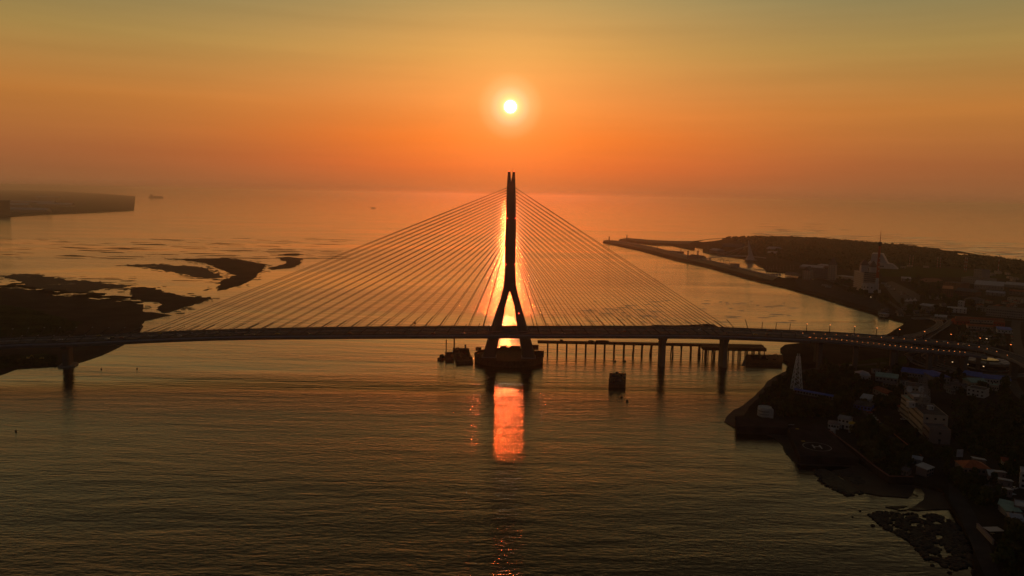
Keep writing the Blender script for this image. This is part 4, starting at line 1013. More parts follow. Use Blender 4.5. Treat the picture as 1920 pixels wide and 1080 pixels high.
# ------------------------------------------------------------------ buildings and other things on the bank
FOOT = []            # taken ground: (x, y, radius)
def frame(a, b, z=ZL):
    A, B = Vector(g(*a, z)), Vector(g(*b, z)); d = B-A; return A, d.length, atan2(d[1], d[0])
def building(name, label, cat, a, b, depth, h, wall='grey', roof='rooftar', style='flat', rows=0, cols=0, side=0, group=None, z=ZL, para=.7, rise=.35, door=True, over=.5, wglass='glass', back=None):
    """front foot from photo point a to b, running back from the camera by depth metres"""
    A, W, rz = frame(a, b, z)
    if back:
        q = Vector(g(*back, z))-A; rz = atan2(q[1], q[0])-pi/2; depth = q.length
    r = thing(name, label, cat, (A[0], A[1], z), rz, group)
    FOOT.append((A[0]+cos(rz)*W/2-sin(rz)*depth/2, A[1]+sin(rz)*W/2+cos(rz)*depth/2, max(W, depth)*.56))
    MB().box((W/2, depth/2, h/2-.5), (W, depth, h+1)).build('wall', M[wall], r)
    rf_ = MB(); o = over
    if style == 'flat':
        rf_.box((W/2, depth/2, h+.1), (W-.5, depth-.5, .2))
        ro = rf_.build('roof', M[roof], r)
        pp = MB()
        for cx, cy, sx, sy in ((W/2, .12, W+.1, .3), (W/2, depth-.12, W+.1, .3), (.12, depth/2, .3, depth-.4), (W-.12, depth/2, .3, depth-.4)): pp.box((cx, cy, h+para/2+.01), (sx, sy, para))
        pp.build('parapet', M[wall], ro)
    elif style == 'shed':
        rf_.add([(-o, -o, h), (W+o, -o, h), (W+o, depth+o, h+rise*depth*.4), (-o, depth+o, h+rise*depth*.4), (-o, -o, h+.25), (W+o, -o, h+.25), (W+o, depth+o, h+.25+rise*depth*.4), (-o, depth+o, h+.25+rise*depth*.4)], [(3,2,1,0),(4,5,6,7),(0,1,5,4),(1,2,6,5),(2,3,7,6),(3,0,4,7)])
        rf_.build('roof', M[roof], r)
    elif style == 'gable':       # ridge along the front
        q = rise*depth/2
        rf_.loft([[(x, -o, h-.05), (x, depth/2, h+q), (x, depth+o, h-.05), (x, depth+o, h-.3), (x, -o, h-.3)] for x in (-o, W+o)])
        rf_.build('roof', M[roof], r)
    elif style == 'gable2':      # ridge running back
        q = rise*W/2
        rf_.loft([[(-o, y, h-.05), (-o, y, h-.3), (W+o, y, h-.3), (W+o, y, h-.05), (W/2, y, h+q)] for y in (-o, depth+o)])
        rf_.build('roof', M[roof], r)
    elif style == 'hip':
        q = rise*min(W, depth)/2; m_ = min(W, depth)/2
        x0, x1, y0, y1 = (m_, W-m_, depth/2, depth/2) if W > depth else (W/2, W/2, m_, depth-m_)
        rf_.add([(-o, -o, h-.05), (W+o, -o, h-.05), (W+o, depth+o, h-.05), (-o, depth+o, h-.05), (x0, y0, h+q), (x1, y1, h+q)], [(0, 1, 5, 4), (2, 3, 4, 5), (1, 2, 5), (3, 0, 4), (3, 2, 1, 0)] if W > depth else [(0, 1, 4), (1, 2, 5, 4), (2, 3, 5), (3, 0, 4, 5), (3, 2, 1, 0)])
        rf_.build('roof', M[roof], r)
    n = 0
    if rows and cols:
        fh = h/rows; ww = min(1.6, W/cols*.55); wh_ = min(1.5, fh*.5)
        me = MB().box((0, 0, 0), (ww, .12, wh_)).mesh('window'); me.materials.append(M[wglass])
        def win(x, y, z_, rot):
            w_ = bpy.data.objects.new('window', me); COL.objects.link(w_); w_.parent = r; w_.location = (x, y, z_); w_.rotation_euler = (0, 0, rot)
        for i in range(rows):
            for j in range(cols): win(W*(j+.5)/cols, -.04, fh*(i+.55), 0)
            for j in range(side):
                win(-.04, depth*(j+.5)/side, fh*(i+.55), pi/2)
    if door: MB().box((W*.5, -.05, 1.05), (1.3, .12, 2.1)).build('door', M['steel'], r)
    return r, W, depth
B = building
# harbour quay
B('quay_house', 'dark quay building with two posts on the long breakwater', 'building', (1291,484.5), (1312,487), 24, 8, 'concrete', 'slate', 'gable')
for px, lb in ((1289.5, 'left one of two dark posts by the quay building'), (1308, 'right one of two dark posts by the quay building')):
    c = g(px, 486, ZL); r = thing('post', lb, 'post', (*c, ZL), 0, 'posts on the breakwater'); MB().box((0, 0, 11), (4, 4, 22), top=.8).build('shaft', M['concrete'], r); MB().lathe((0, 0, 22), [(2.5, 0), (2.5, 2), (.3, 4)], 8).build('cap', M['steel'], r)
def arch(px, py, lb):
    c = g(px, py, ZL); r = thing('arch', lb, 'arch', (*c, ZL), 0, 'arches on the breakwater'); mb = MB(); pr = None
    pts = [(-5, 0, 0), (-5, 0, 8)] + [(5*cos(a), 0, 8+5*sin(a)) for a in [pi-pi*k/8 for k in range(1, 8)]] + [(5, 0, 8), (5, 0, 0)]
    for p_, q_ in zip(pts, pts[1:]): mb.cyl(p_, q_, .8, .8, 6)
    mb.build('arch_frame', M['concrete'], r); MB().box((0, 0, .5), (13, 4, 1)).build('plinth', M['concrete'], r)
arch(1353.5, 494, 'left arch of two on the long breakwater'); arch(1364, 496.5, 'right arch of two on the long breakwater')
B('gate_house', 'square dark block beside the arches on the long breakwater', 'building', (1369,502), (1377.5,503.5), 14, 11, 'concrete', 'slate', 'flat')
B('market_hall', 'low pale hall across the harbour, right of the footbridge pylon', 'building', (1436,471), (1457,472.5), 40, 9, 'grey', 'roofpale', 'gable')
B('market_hall', 'dark long hall across the harbour, left of the footbridge pylon', 'building', (1352,471), (1392,473), 60, 16, 'rust', 'slate', 'gable')
B('market_hall', 'small pale hall farthest left on the harbour side', 'building', (1330,473), (1344,475), 30, 9, 'pinkw', 'roofpale', 'gable')
B('harbour_office', 'tall narrow harbour office above the far quay', 'building', (1354,468), (1366,469), 30, 22, 'pinkw', 'rooftar', 'flat', 4, 4)
B('ferry_hall', 'low wide hall with a pale roof behind the marina', 'building', (1436,478), (1452,479), 30, 7, 'grey', 'roofpale', 'shed')
# moored boats of the marina
qb = random.Random(4); i = 0
for x0, x1, y0, n, nm in ((1437, 1488, 505.6, 9, 'outer pontoon'), (1436, 1462, 514.6, 6, 'quay below the pontoon'), (1320, 1350, 467.5, 5, 'far quay')):
    for k in range(n):
        px = x0+(x1-x0)*k/(n-1); c = g(px, y0+ (k*.15), .2); r = thing('yacht', '%s moored boat from the left along the marina %s' % (ORD[k], nm), 'boat', (*c, 0), pi/2+qb.uniform(-.2, .2), 'boats moored in the marina')
        hull(13, 4, 1.6).build('hull', M['white'], r); MB().box((-1, 0, 2.3), (5, 2.6, 1.6), top=.8).build('cabin', M['grey'], r)
        MB().cyl((1, 0, 2), (1, 0, 13+qb.uniform(-2, 4)), .16, .1, 5).build('mast', M['white'], r)
c = g(1462, 507, 0); r = thing('pontoon', 'long floating pontoon in the marina with boats along it', 'pontoon', (*c, 0)); MB().box((0, 0, .3), (130, 6, .9), -.1).build('pontoon_deck', M['concrete'], r); MB().cyl((40, 0, 0), (40, 0, 4), .4, .4, 6).build('pile', M['steel'], r)
# resort with a pointed tower
B('resort_block', 'pale gabled end block of the harbour resort with rows of windows', 'building', (1504.5,523.5), (1517,524.5), 26, 21, 'cream', 'slate', 'gable2', 5, 3, 2, rise=1.1)
B('resort_wing', 'long resort wing with a dark steep roof between the block and the pointed tower', 'building', (1517,521), (1553,524), 22, 12, 'grey', 'slate', 'gable', 3, 12, rise=1.0)
r, W, D_ = B('resort_tower', 'square resort tower with a pointed dark spire roof', 'tower', (1551.5,524.5), (1565,525.5), 16, 34, 'cream', 'slate', 'hip', 7, 3, 2, rise=2.4)
B('pier_pavilion', 'long low pavilion behind the resort wing', 'building', (1499,503), (1540,506), 26, 5, 'grey', 'roofpale', 'shed', door=False)
B('pier_pavilion', 'low flat pavilion between the resort tower and the hotel', 'building', (1566,521), (1598,525), 26, 5, 'cream', 'roofpale', 'flat')
# ship-shaped hotel
A, W, rz = frame((1617,547), (1655,548.5))
ht = thing('hotel', 'stepped grand hotel with balcony bands, two pointed turrets and a rounded white front', 'hotel', (A[0], A[1], ZL), rz); FOOT.append((A[0]+20, A[1]+30, 60))
Ls = Vector(g(1600, 541, ZL))-A; Ls = Matrix.Rotation(-rz, 2) @ Ls; dl = Ls[1]
HH = zat(1617, 504, A[1])-ZL
MB().prism([(0, 0), (28, 0), (28+Ls[0]*.4, dl), (Ls[0], dl)], -1, HH*.82, 0).build('wall', M['cream'], ht)
for i in range(9):
    zz = 4+i*(HH*.78/9)
    MB().loft([[(-.2, -.2, zz), (-.9, -.9, zz), (-.9, -.9, zz+1.2), (-.2, -.2, zz+1.2)], [(Ls[0]-.2, dl, zz), (Ls[0]-1.4, dl, zz), (Ls[0]-1.4, dl, zz+1.2), (Ls[0]-.2, dl, zz+1.2)]]).build('balcony', M['white'], ht)
    if i > 3:
        for x in (4, 10, 16, 22): MB().box((x, -.5, zz+.8), (3.2, 1.0, 1.3)).build('balcony', M['cream'], ht)
        MB().box((13.5, -.06, zz+2.2), (24, .1, 1.6)).build('window_band', M['glass'], ht)
MB().prism([(14+16*cos(a), 2+13*sin(a)) for a in [pi+pi*k/14 for k in range(15)]], -1, 17).build('rounded_front', M['white'], ht)
MB().prism([(14+20*cos(a), 2+19*sin(a)) for a in [pi+pi*k/14 for k in range(15)]], -1, 5).build('entrance_canopy', M['white'], ht)
for k in range(7): MB().box((14+16.05*cos(pi+pi*(k+.5)/7), 2+13.05*sin(pi+pi*(k+.5)/7), 10), (2.2, .2, 3), pi/2+pi+pi*(k+.5)/7).build('window', M['glass'], ht)
for cx, cy, s_, zz, hh in ((6, 26, 13, HH*.82, 14), (19, 10, 12, HH*.82, 12)):
    t_ = MB().box((cx, cy, zz+hh/2), (s_, s_, hh)).build('turret', M['white'], ht)
    MB().loft([[(cx+a*s_*.62, cy+b*s_*.62, zz+hh) for a, b in ((-1, -1), (1, -1), (1, 1), (-1, 1))], [(cx+a*.2, cy+b*.2, zz+hh+13) for a, b in ((-1, -1), (1, -1), (1, 1), (-1, 1))]]).build('turret_roof', M['slate'], t_)
MB().box((14, 30, HH*.82+.2), (24, 46, .4)).build('roof', M['rooftar'], ht)
# white hall behind
A, W, rz = frame((1627,502), (1662,504)); k = A[1]/1450
r = thing('theatre_hall', 'white hall with a tall sloping sail roof and curved wing behind the hotel', 'hall', (A[0], A[1], ZL), rz)
MB().box((W/2, 30, 7), (W, 60, 16)).build('wall', M['white'], r)
zr = zat(1632, 474, A[1]+30)-ZL
MB().loft([[(W*.12, y, 14), (W*1.02, y, 14), (W*.72, y, zr), (W*.16, y, zr)] for y in (4, 52)]).build('sail_roof', M['roofpale'], r)
MB().loft([[(W*.9, 0, 0), (W*1.6, 6, 0), (W*1.6, 40, 0), (W*.9, 40, 0)], [(W*.9, 0, 16), (W*1.3, 6, 12), (W*1.3, 40, 12), (W*.9, 40, 16)]]).build('curved_wing', M['white'], r)
for k_ in range(6): MB().box((W*.2+k_*W*.12, -.06, 6), (5, .12, 3)).build('window', M['glass'], r)
# observation tower
D_ = g(1643, 549, ZL)[1]; c = g(1643, 549, ZL)
r = thing('observation_tower', 'slim red observation tower with a white foot, dark pod and needle spire', 'tower', (*c, ZL)); sx = (1648.5-1643)*D_/1450
def tz_(y): return zat(1645, y, D_)-ZL
def tx(y): return 0
MB().cyl((0, 0, -.5), (0, 0, tz_(521)), 3.4, 2.9, 14).build('white_shaft', M['white'], r)
MB().cyl((0, 0, tz_(521)), (0, 0, tz_(461)), 2.8, 2.2, 14).build('red_shaft', M['redpaint'], r)
MB().lathe((0, 0, tz_(461)), [(2.2, 0), (4.2, 2.5), (4.2, 6), (2.6, 8)], 14).build('pod', M['steel'], r)
MB().cyl((0, 0, tz_(457)), (0, 0, tz_(433)), .8, .25, 8).build('spire', M['redpaint'], r)
for y in (484, 492, 500, 508): MB().box((0, -2.6, tz_(y)), (1.6, .4, 2.4)).build('window', M['white'], r)
# striped aerial masts in the wood
for i, (px, yb, yt) in enumerate([(1705,498,478),(1711,498,479),(1757,503,482),(1762.5,503,483),(1808,510,482),(1811.5,510,483),(1871,513,477)]):
    c = g(px, yb, ZL); hh = zat(px, yt, c[1])-ZL
    r = thing('radio_mast', 'thin red and white banded mast in the wood, %s from the left' % ORD[i], 'mast', (*c, ZL), 0, 'banded masts in the wood')
    n = 8
    for k in range(n): MB().cyl((0, 0, hh*k/n), (0, 0, hh*(k+1)/n), .8, .75, 6).build('mast_section', M['white' if k % 2 else 'redpaint'], r)
# right hand town
B('campus_hall', 'long flat grey hall with a raised middle at the edge of the wood', 'building', (1802,530), (1853,535), 40, 12, 'grey', 'rooftar', 'flat', 2, 12)
B('campus_tower', 'square grey block standing on the back of the long flat hall', 'building', (1825,521), (1840,523), 24, 21, 'grey', 'rooftar', 'flat', 3, 3)
B('sports_hall', 'wide low sports hall with a pale shed roof', 'building', (1826,541), (1880,545), 40, 9, 'grey', 'roofpale', 'shed', 1, 10)
B('sports_hall', 'low long pale-roofed shed right of the sports hall', 'building', (1882,538), (1919,541), 26, 6, 'grey', 'roofpale', 'shed')
B('brick_block', 'long brick apartment block with an orange-lit flank and stepped roof', 'apartments', (1765,556), (1786,557.5), 70, 15, 'brick', 'rooforange', 'flat', 4, 5, 10)
B('brick_block', 'brick apartment block behind the stepped one', 'apartments', (1768,541), (1798,545), 30, 14, 'brick', 'rooftar', 'flat', 3, 6)
B('brick_block', 'low brick wing right of the apartment blocks', 'apartments', (1790,553), (1828,557), 30, 9, 'brick', 'slate', 'gable', 2, 8)
B('villa', 'pale gabled villa under the brick wing', 'house', (1808,568), (1842,571), 24, 7, 'grey', 'slate', 'hip', 2, 6)
B('factory_block', 'long dark flat factory block at the right edge above the shops', 'building', (1848,592), (1935,600), 40, 12, 'grey', 'rooftar', 'flat', 3, 20)
B('white_villa', 'white modern villa with a small tower room, below the brick blocks', 'house', (1775,585), (1812,588), 18, 7, 'white', 'roofpale', 'flat', 2, 5)
B('white_villa', 'small white tower room rising behind the white villa', 'house', (1795,579), (1804,580), 10, 13, 'white', 'roofpale', 'flat', 3, 2)
B('shop_row', 'long row of shops with a red tile roof, above the car park', 'shops', (1795,603), (1883,608), 14, 5, 'cream', 'roofred', 'gable', 1, 16)
B('shop_row', 'shorter row of shops with an orange roof in front of the red-roofed row', 'shops', (1815,617), (1862,620), 12, 5, 'cream', 'rooforange', 'gable', 1, 9)
B('red_shop', 'red-roofed shop with a bright lamp at its gable', 'shop', (1792,609), (1818,610), 16, 6, 'redpaint', 'roofred', 'gable', 1, 4)
B('red_shop', 'red-fronted shop at the right end of the shop rows', 'shop', (1862,612), (1883,614), 14, 6, 'redpaint', 'roofred', 'flat', 1, 4)
B('blue_shed', 'shed with a pale blue roof between the red-fronted shop and the street', 'shed', (1870,624), (1896,626), 14, 5, 'white', 'roofblue', 'shed', 1, 4)
def lit_lamp(px, py, hh, lb, big=1.0):
    c = g(px, py, ZL); r = thing('street_lamp', lb, 'street lamp', (*c, ZL), 0, 'lit lamps in the town'); MB().cyl((0, 0, 0), (0, 0, hh), .12, .08, 6).cyl((0, 0, hh), (0, -1.2, hh+.1), .07, .06, 6).build('pole', M['steel'], r)
    MB().lathe((0, -1.2, hh-.2), [(.15, 0), (.5*big, .15), (.5*big, .5), (.2, .7)], 10).build('lamp_head', M['lamp_white'], r)
lit_lamp(1803, 605, 6, 'bright lit lamp in front of the red-roofed shop', 2.2)
lit_lamp(1632, 562, 5, 'lit lamp in front of the hotel entrance', 1.6); lit_lamp(1848, 645, 7, 'lit lamp at the near edge of the car park', 2.0); lit_lamp(1524, 528, 5, 'lit lamp on the promenade by the resort', 1.3); lit_lamp(1919, 600, 7, 'lit lamp at the right picture edge above the car park', 1.5)
lit_lamp(1842, 697, 6, 'lit lamp right in front of the round building', 1.4); lit_lamp(1812, 693, 6, 'lit lamp left in front of the round building', 1.2); lit_lamp(1893, 694, 6, 'lit lamp right of the round building', 1.2); lit_lamp(1784, 687, 5, 'lit lamp on the square left of the round building', 1.2)
# cars parked in the town
kq = ['carw', 'cars', 'carb', 'carr']
n = 0
for row, (x0, y0, x1, y1, m_, nm) in enumerate([(1800,640,1872,643,12,'near row of the big car park'),(1806,630,1878,632,11,'middle row of the big car park'),(1812,622,1860,623.5,8,'far row of the big car park'),(1660,535,1690,552,6,'left row of the hotel car park'),(1690,548,1722,566,6,'right row of the hotel car park'),(1630,774,1648,796,6,'lane above the grey school'),(1896,612,1898,644,6,'street beside the car park')]):
    for k in range(m_):
        px, py = x0+(x1-x0)*k/(m_-1), y0+(y1-y0)*k/(m_-1); c = g(px, py, ZL+.08)
        kk = kq[(k*7+row*3) % 4]
        put_car(kk, (*c, ZL+.08), (pi/2 if row < 3 else (.4 if row < 5 else 2.2 if row == 5 else 1.5))+qb.uniform(-.06, .06), '%s car, %s one in the %s' % (CN[kk], ORD[k], nm), 'cars parked on the bank')
for px, py, rz, k, lb in ((1902,917,.4,'carw','white car by the balcony house at the right edge'),(1694,787,.1,'carw','white car in front of the grey school'),(1541,687,.1,'carb','black car on the lane under the viaduct'),(1596,685.5,.0,'carw','white car on the lane under the viaduct'),(1573,685.5,.05,'carr','red car on the lane under the viaduct'),(78,672.5,.1,'cary','yellow pickup parked on the left shore'),(1664,592,.2,'cars','silver car on the promenade end')):
    put_car(k, (*g(px, py, (.98 if px < 100 else ZL+.09)), (.98 if px < 100 else ZL+.09)), rz, lb, 'cars parked on the bank')
c = g(53, 673.5, .95); r = thing('excavator', 'small yellow excavator standing on the left shore', 'excavator', (*c, .97), .6)
for s_ in (-1, 1): MB().box((0, s_*1.1, .5), (3.4, .6, 1.0), top=.8).build('track', M['steel'], r)
MB().box((-.3, 0, 1.7), (2.6, 2.2, 1.4), top=.9).build('body', M['cary'], r); MB().box((.4, .5, 2.7), (1.2, 1.0, 1.2), top=.85).build('cab', M['glass'], r)
MB().cyl((.9, -.3, 1.8), (3.2, -.3, 4.2), .25, .2, 6).cyl((3.2, -.3, 4.2), (4.8, -.3, 1.6), .2, .16, 6).build('boom', M['cary'], r); MB().box((4.8, -.3, 1.2), (.9, 1.0, .9), top=.7).build('bucket', M['steel'], r)
def bus(px, py, rz, label, paint='white'):
    c = g(px, py, ZL+.08); r = thing('bus', label, 'bus', (*c, ZL+.08), rz, 'coaches and vans parked on the bank')
    MB().box((0, 0, 1.85), (11, 2.5, 2.7), top=.97).build('body', M[paint], r)
    for y in (-1.27, 1.27): MB().box((0, y, 2.2), (9.6, .06, .9)).build('side_window', M['glass'], r)
    MB().box((5.46, 0, 2.1), (.1, 2.1, 1.2)).build('windscreen', M['glass'], r)
    for x in (-3.4, 3.6):
        for y in (-1.1, 1.1): MB().cyl((x, y-.14, .5), (x, y+.14, .5), .5, .5, 12).build('wheel', M['tyre'], r)
bus(1657, 533, 2.3, 'upper white coach beside the hotel'); bus(1664, 537.5, 2.3, 'middle white coach beside the hotel'); bus(1672, 543, 2.3, 'lower white coach beside the hotel')
bus(1546, 536.5, -.3, 'upper one of two pale vans on the curved promenade'); bus(1553, 539, -.3, 'lower one of two pale vans on the curved promenade')
bus(1667, 694, .2, 'white truck in the yard left of the long blue shed'); bus(1672, 698, .2, 'second white truck in the yard left of the long blue shed')
for i, (px, py) in enumerate([(1700,567.5),(1707,567),(1715,566)]):
    c = g(px, py, ZL); r = thing('tent', 'pale pointed market tent, %s one of three below the hotel car park' % ('left', 'middle', 'right')[i], 'tent', (*c, ZL), .2, 'market tents')
    MB().lathe((0, 0, 2.6), [(5, 0), (4.8, .3), (2.0, 2.6), (.15, 5.4)], 4).build('canopy', M['white'], r)
    for a in range(4): MB().cyl((3.4*cos(pi/4+a*pi/2+.8), 3.4*sin(pi/4+a*pi/2+.8), 0), (3.4*cos(pi/4+a*pi/2+.8), 3.4*sin(pi/4+a*pi/2+.8), 2.7), .1, .1, 6).build('pole', M['steel'], r)
# lattice mast, white
def lattice(name, label, base, hw, hh, top=.28, m='white', n=9, r=None, w_=.16, parent=None):
    t_ = r or thing(name, label, 'tower', base)
    mb = MB(); L4 = [(-1, -1), (1, -1), (1, 1), (-1, 1)]
    f = lambda k: hw*(1-(1-top)*k)
    for a, b in L4: MB().cyl((a*hw, b*hw, -.5), (a*hw*top, b*hw*top, hh), w_*1.3, w_, 6).build('leg', M[m], t_)
    for i in range(n):
        k0, k1 = i/n, (i+1)/n
        for j in range(4):
            (a, b), (c_, d_) = L4[j], L4[(j+1) % 4]
            mb.cyl((a*f(k0), b*f(k0), hh*k0), (c_*f(k1), d_*f(k1), hh*k1), w_*.75, w_*.75, 4, False); mb.cyl((c_*f(k0), d_*f(k0), hh*k0), (a*f(k1), b*f(k1), hh*k1), w_*.75, w_*.75, 4, False); mb.cyl((a*f(k1), b*f(k1), hh*k1), (c_*f(k1), d_*f(k1), hh*k1), w_*.75, w_*.75, 4, False)
    mb.build('lattice', M[m], t_); return t_
c = g(1493, 733, ZL); hh = zat(1493, 668, c[1])-ZL
t_ = lattice('lattice_mast', 'white lattice radio mast standing in the grove by the shore', (*c, ZL), 4.4, hh, .3, m='mastpaint', n=7, w_=.2)
for a in (-1, 1): MB().cyl((a*.9, 0, hh-.2), (a*.9, 0, hh+2.4), .5, .5, 8).build('antenna', M['white'], t_)
MB().box((0, 0, 2), (5, 4, 4)).build('equipment_hut', M['grey'], t_); FOOT.append((c[0], c[1], 9))
r, W, _ = B('blue_canopy', 'long narrow blue roof running from the foot of the lattice mast', 'canopy', (1489,737), (1566,751), 5, 3.4, 'grey', 'roofblue', 'gable', 1, 14, door=False)
# round building
c = g(1863, 694, ZL); D_ = c[1]; k = D_/1450; R0 = 36*k
c = (c[0], c[1]+R0*.55); zr = zat(1860, 676, c[1])-ZL
r = thing('round_building', 'round glazed building under a wide disc roof of pale panels', 'building', (*c, ZL)); FOOT.append((c[0], c[1], R0*1.35))
MB().lathe((0, 0, -1), [(R0, 0), (R0, zr-2)], 48).build('drum_wall', M['grey'], r)
for zz in (.3, .55, .8): MB().lathe((0, 0, zr*zz-1), [(R0+.15, 0), (R0+.3, .1), (R0+.3, 1.9), (R0+.15, 2)], 48).build('window_band', M['glass'], r)
ro = MB().lathe((0, 0, zr-2.4), [(R0*1.08, 0), (R0*1.22, .6), (R0*1.22, 1.4), (R0*1.1, 1.9), (R0*.3, 2.6)], 56).build('disc_roof', M['slate'], r)
for a in range(9):
    a0 = 2*pi*a/9+.05; a1 = 2*pi*(a+1)/9-.12
    P = [(R0*.62*cos(a0), R0*.62*sin(a0)), (R0*1.03*cos(a0), R0*1.03*sin(a0)), (R0*1.05*cos((a0+a1)/2), R0*1.05*sin((a0+a1)/2)), (R0*1.03*cos(a1), R0*1.03*sin(a1)), (R0*.62*cos(a1), R0*.62*sin(a1))]
    MB().prism(P, zr-.3, zr+.55).build('roof_panel', M['roofpale'], ro)
MB().lathe((0, 0, zr-.2), [(R0*.5, 0), (R0*.5, 1.6), (R0*.42, 1.9)], 32).build('roof_skylight', M['glass'], ro)
c = g(1771, 684, ZL); r = thing('striped_pole', 'red and white banded pole on the square beside the loop road', 'pole', (*c, ZL))
for k in range(8): MB().cyl((0, 0, k*1.5), (0, 0, k*1.5+1.5), .3, .3, 8).build('pole_section', M['white' if k % 2 else 'redpaint'], r)
# blue sheds along the loop
B('blue_shed', 'longest blue-roofed shed, left in the row below the loop road', 'shed', (1689,705), (1741,712), 18, 5, 'grey', 'roofblue', 'gable', 1, 10)
B('blue_shed', 'bright blue gabled shed, second in the row below the loop road', 'shed', (1749,719), (1781,720), 20, 7, 'grey', 'roofblue', 'gable2', 1, 5, rise=.3)
B('blue_shed', 'blue-roofed shed third in the row below the loop road', 'shed', (1802,713), (1834,718), 14, 6, 'grey', 'roofblue', 'shed', 1, 6)
B('blue_shed', 'long blue-roofed shed at the right end of the row below the loop road', 'shed', (1839,718), (1895,723), 12, 5, 'white', 'roofblue', 'shed', 1, 10)
B('flat_house', 'white house with a flat parapet roof under the blue sheds', 'house', (1812,741), (1845,747), 15, 7, 'white', 'rooftar', 'flat', 2, 4)
B('green_shed', 'pale green gabled shed beside the flat white house', 'shed', (1820,728), (1850,729), 16, 6, 'cream', 'roofgreen', 'gable', 1, 4)
B('green_shed', 'wide shed with a dull green roof left of the long blue shed', 'shed', (1641,714), (1682,719), 16, 5, 'grey', 'roofgreen', 'gable', 1, 6)
B('tile_house', 'red tiled house half hidden by trees above the grey school', 'house', (1636,737), (1660,748), 10, 5, 'cream', 'roofred', 'gable', 1, 4)
r, W, d_ = B('tent_hall', 'pale tent hall with a curved membrane roof in the grove', 'tent', (1606,710), (1632,712), 16, 4, 'white', 'roofpale', 'hip', rise=.5)
B('blue_house', 'small house with a blue-white shed roof in the grove', 'house', (1612,757), (1630,760), 12, 5, 'white', 'roofpale', 'shed', 1, 4)
B('blue_house', 'low blue-walled house below the blue-white shed roof', 'house', (1600,766), (1632,772), 10, 4, 'roofblue', 'rooftar', 'shed', 1, 5)
# lookout drum
c = g(1437, 785, ZL); D_ = c[1]; R0 = 12.5*D_/1450; hh = zat(1437, 765.5, D_+R0)-ZL
r = thing('lookout_drum', 'white round three-deck lookout building at the seawall', 'lookout', (c[0], c[1]+R0, ZL)); FOOT.append((c[0], c[1]+R0, R0*1.3))
MB().lathe((0, 0, -1), [(R0*.78, 0), (R0*.78, hh)], 32).build('drum_wall', M['grey'], r)
for zz in (.05, .38, .72): MB().lathe((0, 0, hh*zz+.8), [(R0*.8, 0), (R0*1.08, .05), (R0*1.08, 1.5), (R0*1.0, 1.5), (R0*1.0, .3), (R0*.8, .3)], 36).build('balcony', M['white'], r)
MB().lathe((0, 0, hh), [(R0*1.02, 0), (R0*1.02, 1.3), (R0*.92, 1.3), (R0*.9, .4), (.2, .45)], 36).build('roof', M['white'], r)
MB().box((R0*.85, -R0*.3, hh*.5), (3, 5, hh)).build('stair_shaft', M['white'], r)
# seawall platforms
def deck_prism(name, label, P, z0, z1, m, cat='platform'):
    q = [Vector(g(px, py, z1)) for px, py in P]; c_ = sum(q, Vector((0, 0)))/len(q); r = thing(name, label, cat, (*c_, 0))
    PP = [(p-c_)[:] for p in q]; MB().prism(PP, z0, z1).build('slab', M[m], r); return r, PP, c_
r, PP, c_ = deck_prism('promenade_platform', 'seawall promenade platform left of the helipad', [(1381,800),(1476,803.5),(1478,790),(1400,783),(1379,782)], -1, 5.6, 'darkpave')
mb = MB()
for a, b in ((PP[0], PP[1]), (PP[4], PP[0])): mb.loft([[(a[0], a[1], 5.6), (a[0], a[1]+.5, 5.6), (a[0], a[1]+.5, 6.6), (a[0], a[1], 6.6)], [(b[0], b[1], 5.6), (b[0], b[1]+.5, 5.6), (b[0], b[1]+.5, 6.6), (b[0], b[1], 6.6)]])
mb.build('parapet', M['paving'], r)
r, PP, c_ = deck_prism('helipad', 'paved helipad on a seawall platform, with a white H in a ring', [(1476,801),(1500,856),(1609,860),(1546,797.5),(1520,796)], -1, 5.5, 'darkpave')
mb = MB()
for a, b in ((PP[0], PP[1]), (PP[1], PP[2])): mb.loft([[(a[0], a[1], 5.5), (a[0]+.1, a[1]+.6, 5.5), (a[0]+.1, a[1]+.6, 6.5), (a[0], a[1], 6.5)], [(b[0], b[1], 5.5), (b[0]-.1, b[1]+.6, 5.5), (b[0]-.1, b[1]+.6, 6.5), (b[0], b[1], 6.5)]])
mb.build('kerb_wall', M['paving'], r)
hc = Vector(g(1532, 837.5, 5.5))-c_; rad = (Vector(g(1559, 839, 5.5))-Vector(g(1505, 835, 5.5))).length/2
mb = MB(); n = 48
for i in range(n):
    a, b = 2*pi*i/n, 2*pi*(i+1)/n
    mb.add([(hc[0]+q_*cos(t), hc[1]+q_*sin(t), 5.512) for q_, t in ((rad-.45, a), (rad, a), (rad, b), (rad-.45, b))], [(0, 1, 2, 3)])
mb.build('ring_marking', M['line'], r)
mb = MB(); u = (Vector(g(1541, 837.5, 5.5))-Vector(g(1524, 836.5, 5.5))); hwid = u.length*.48; ux = u.normalized(); uy = Vector((-ux[1], ux[0])); hl = 3.9
def hq(x0, x1, y0, y1): mb.add([(*(hc+ux*x+uy*y), 5.514) for x, y in ((x0, y0), (x1, y0), (x1, y1), (x0, y1))], [(0, 1, 2, 3)])
hq(-hwid, -hwid+1.1, -hl, hl); hq(hwid-1.1, hwid, -hl, hl); hq(-hwid+1.1, hwid-1.1, -.5, .5)
mb.build('letter_H', M['line'], r)
for px, py in ((1506, 827), (1495, 804)):
    p = Vector(g(px, py, 5.5))-c_; MB().add([(p[0]-1.3, p[1]-1, 5.511), (p[0]+1.3, p[1]-1, 5.511), (p[0]+1.3, p[1]+1, 5.511), (p[0]-1.3, p[1]+1, 5.511)], [(0, 1, 2, 3)]).build('yellow_marking', M['yellow'], r)
c = g(1484, 797.5, 5.5); r = thing('bench', 'long pale bench on the back of the helipad platform', 'bench', (*c, 5.5)); MB().box((0, 0, .5), (4.5, .7, .1)).build('seat', M['roofpale'], r)
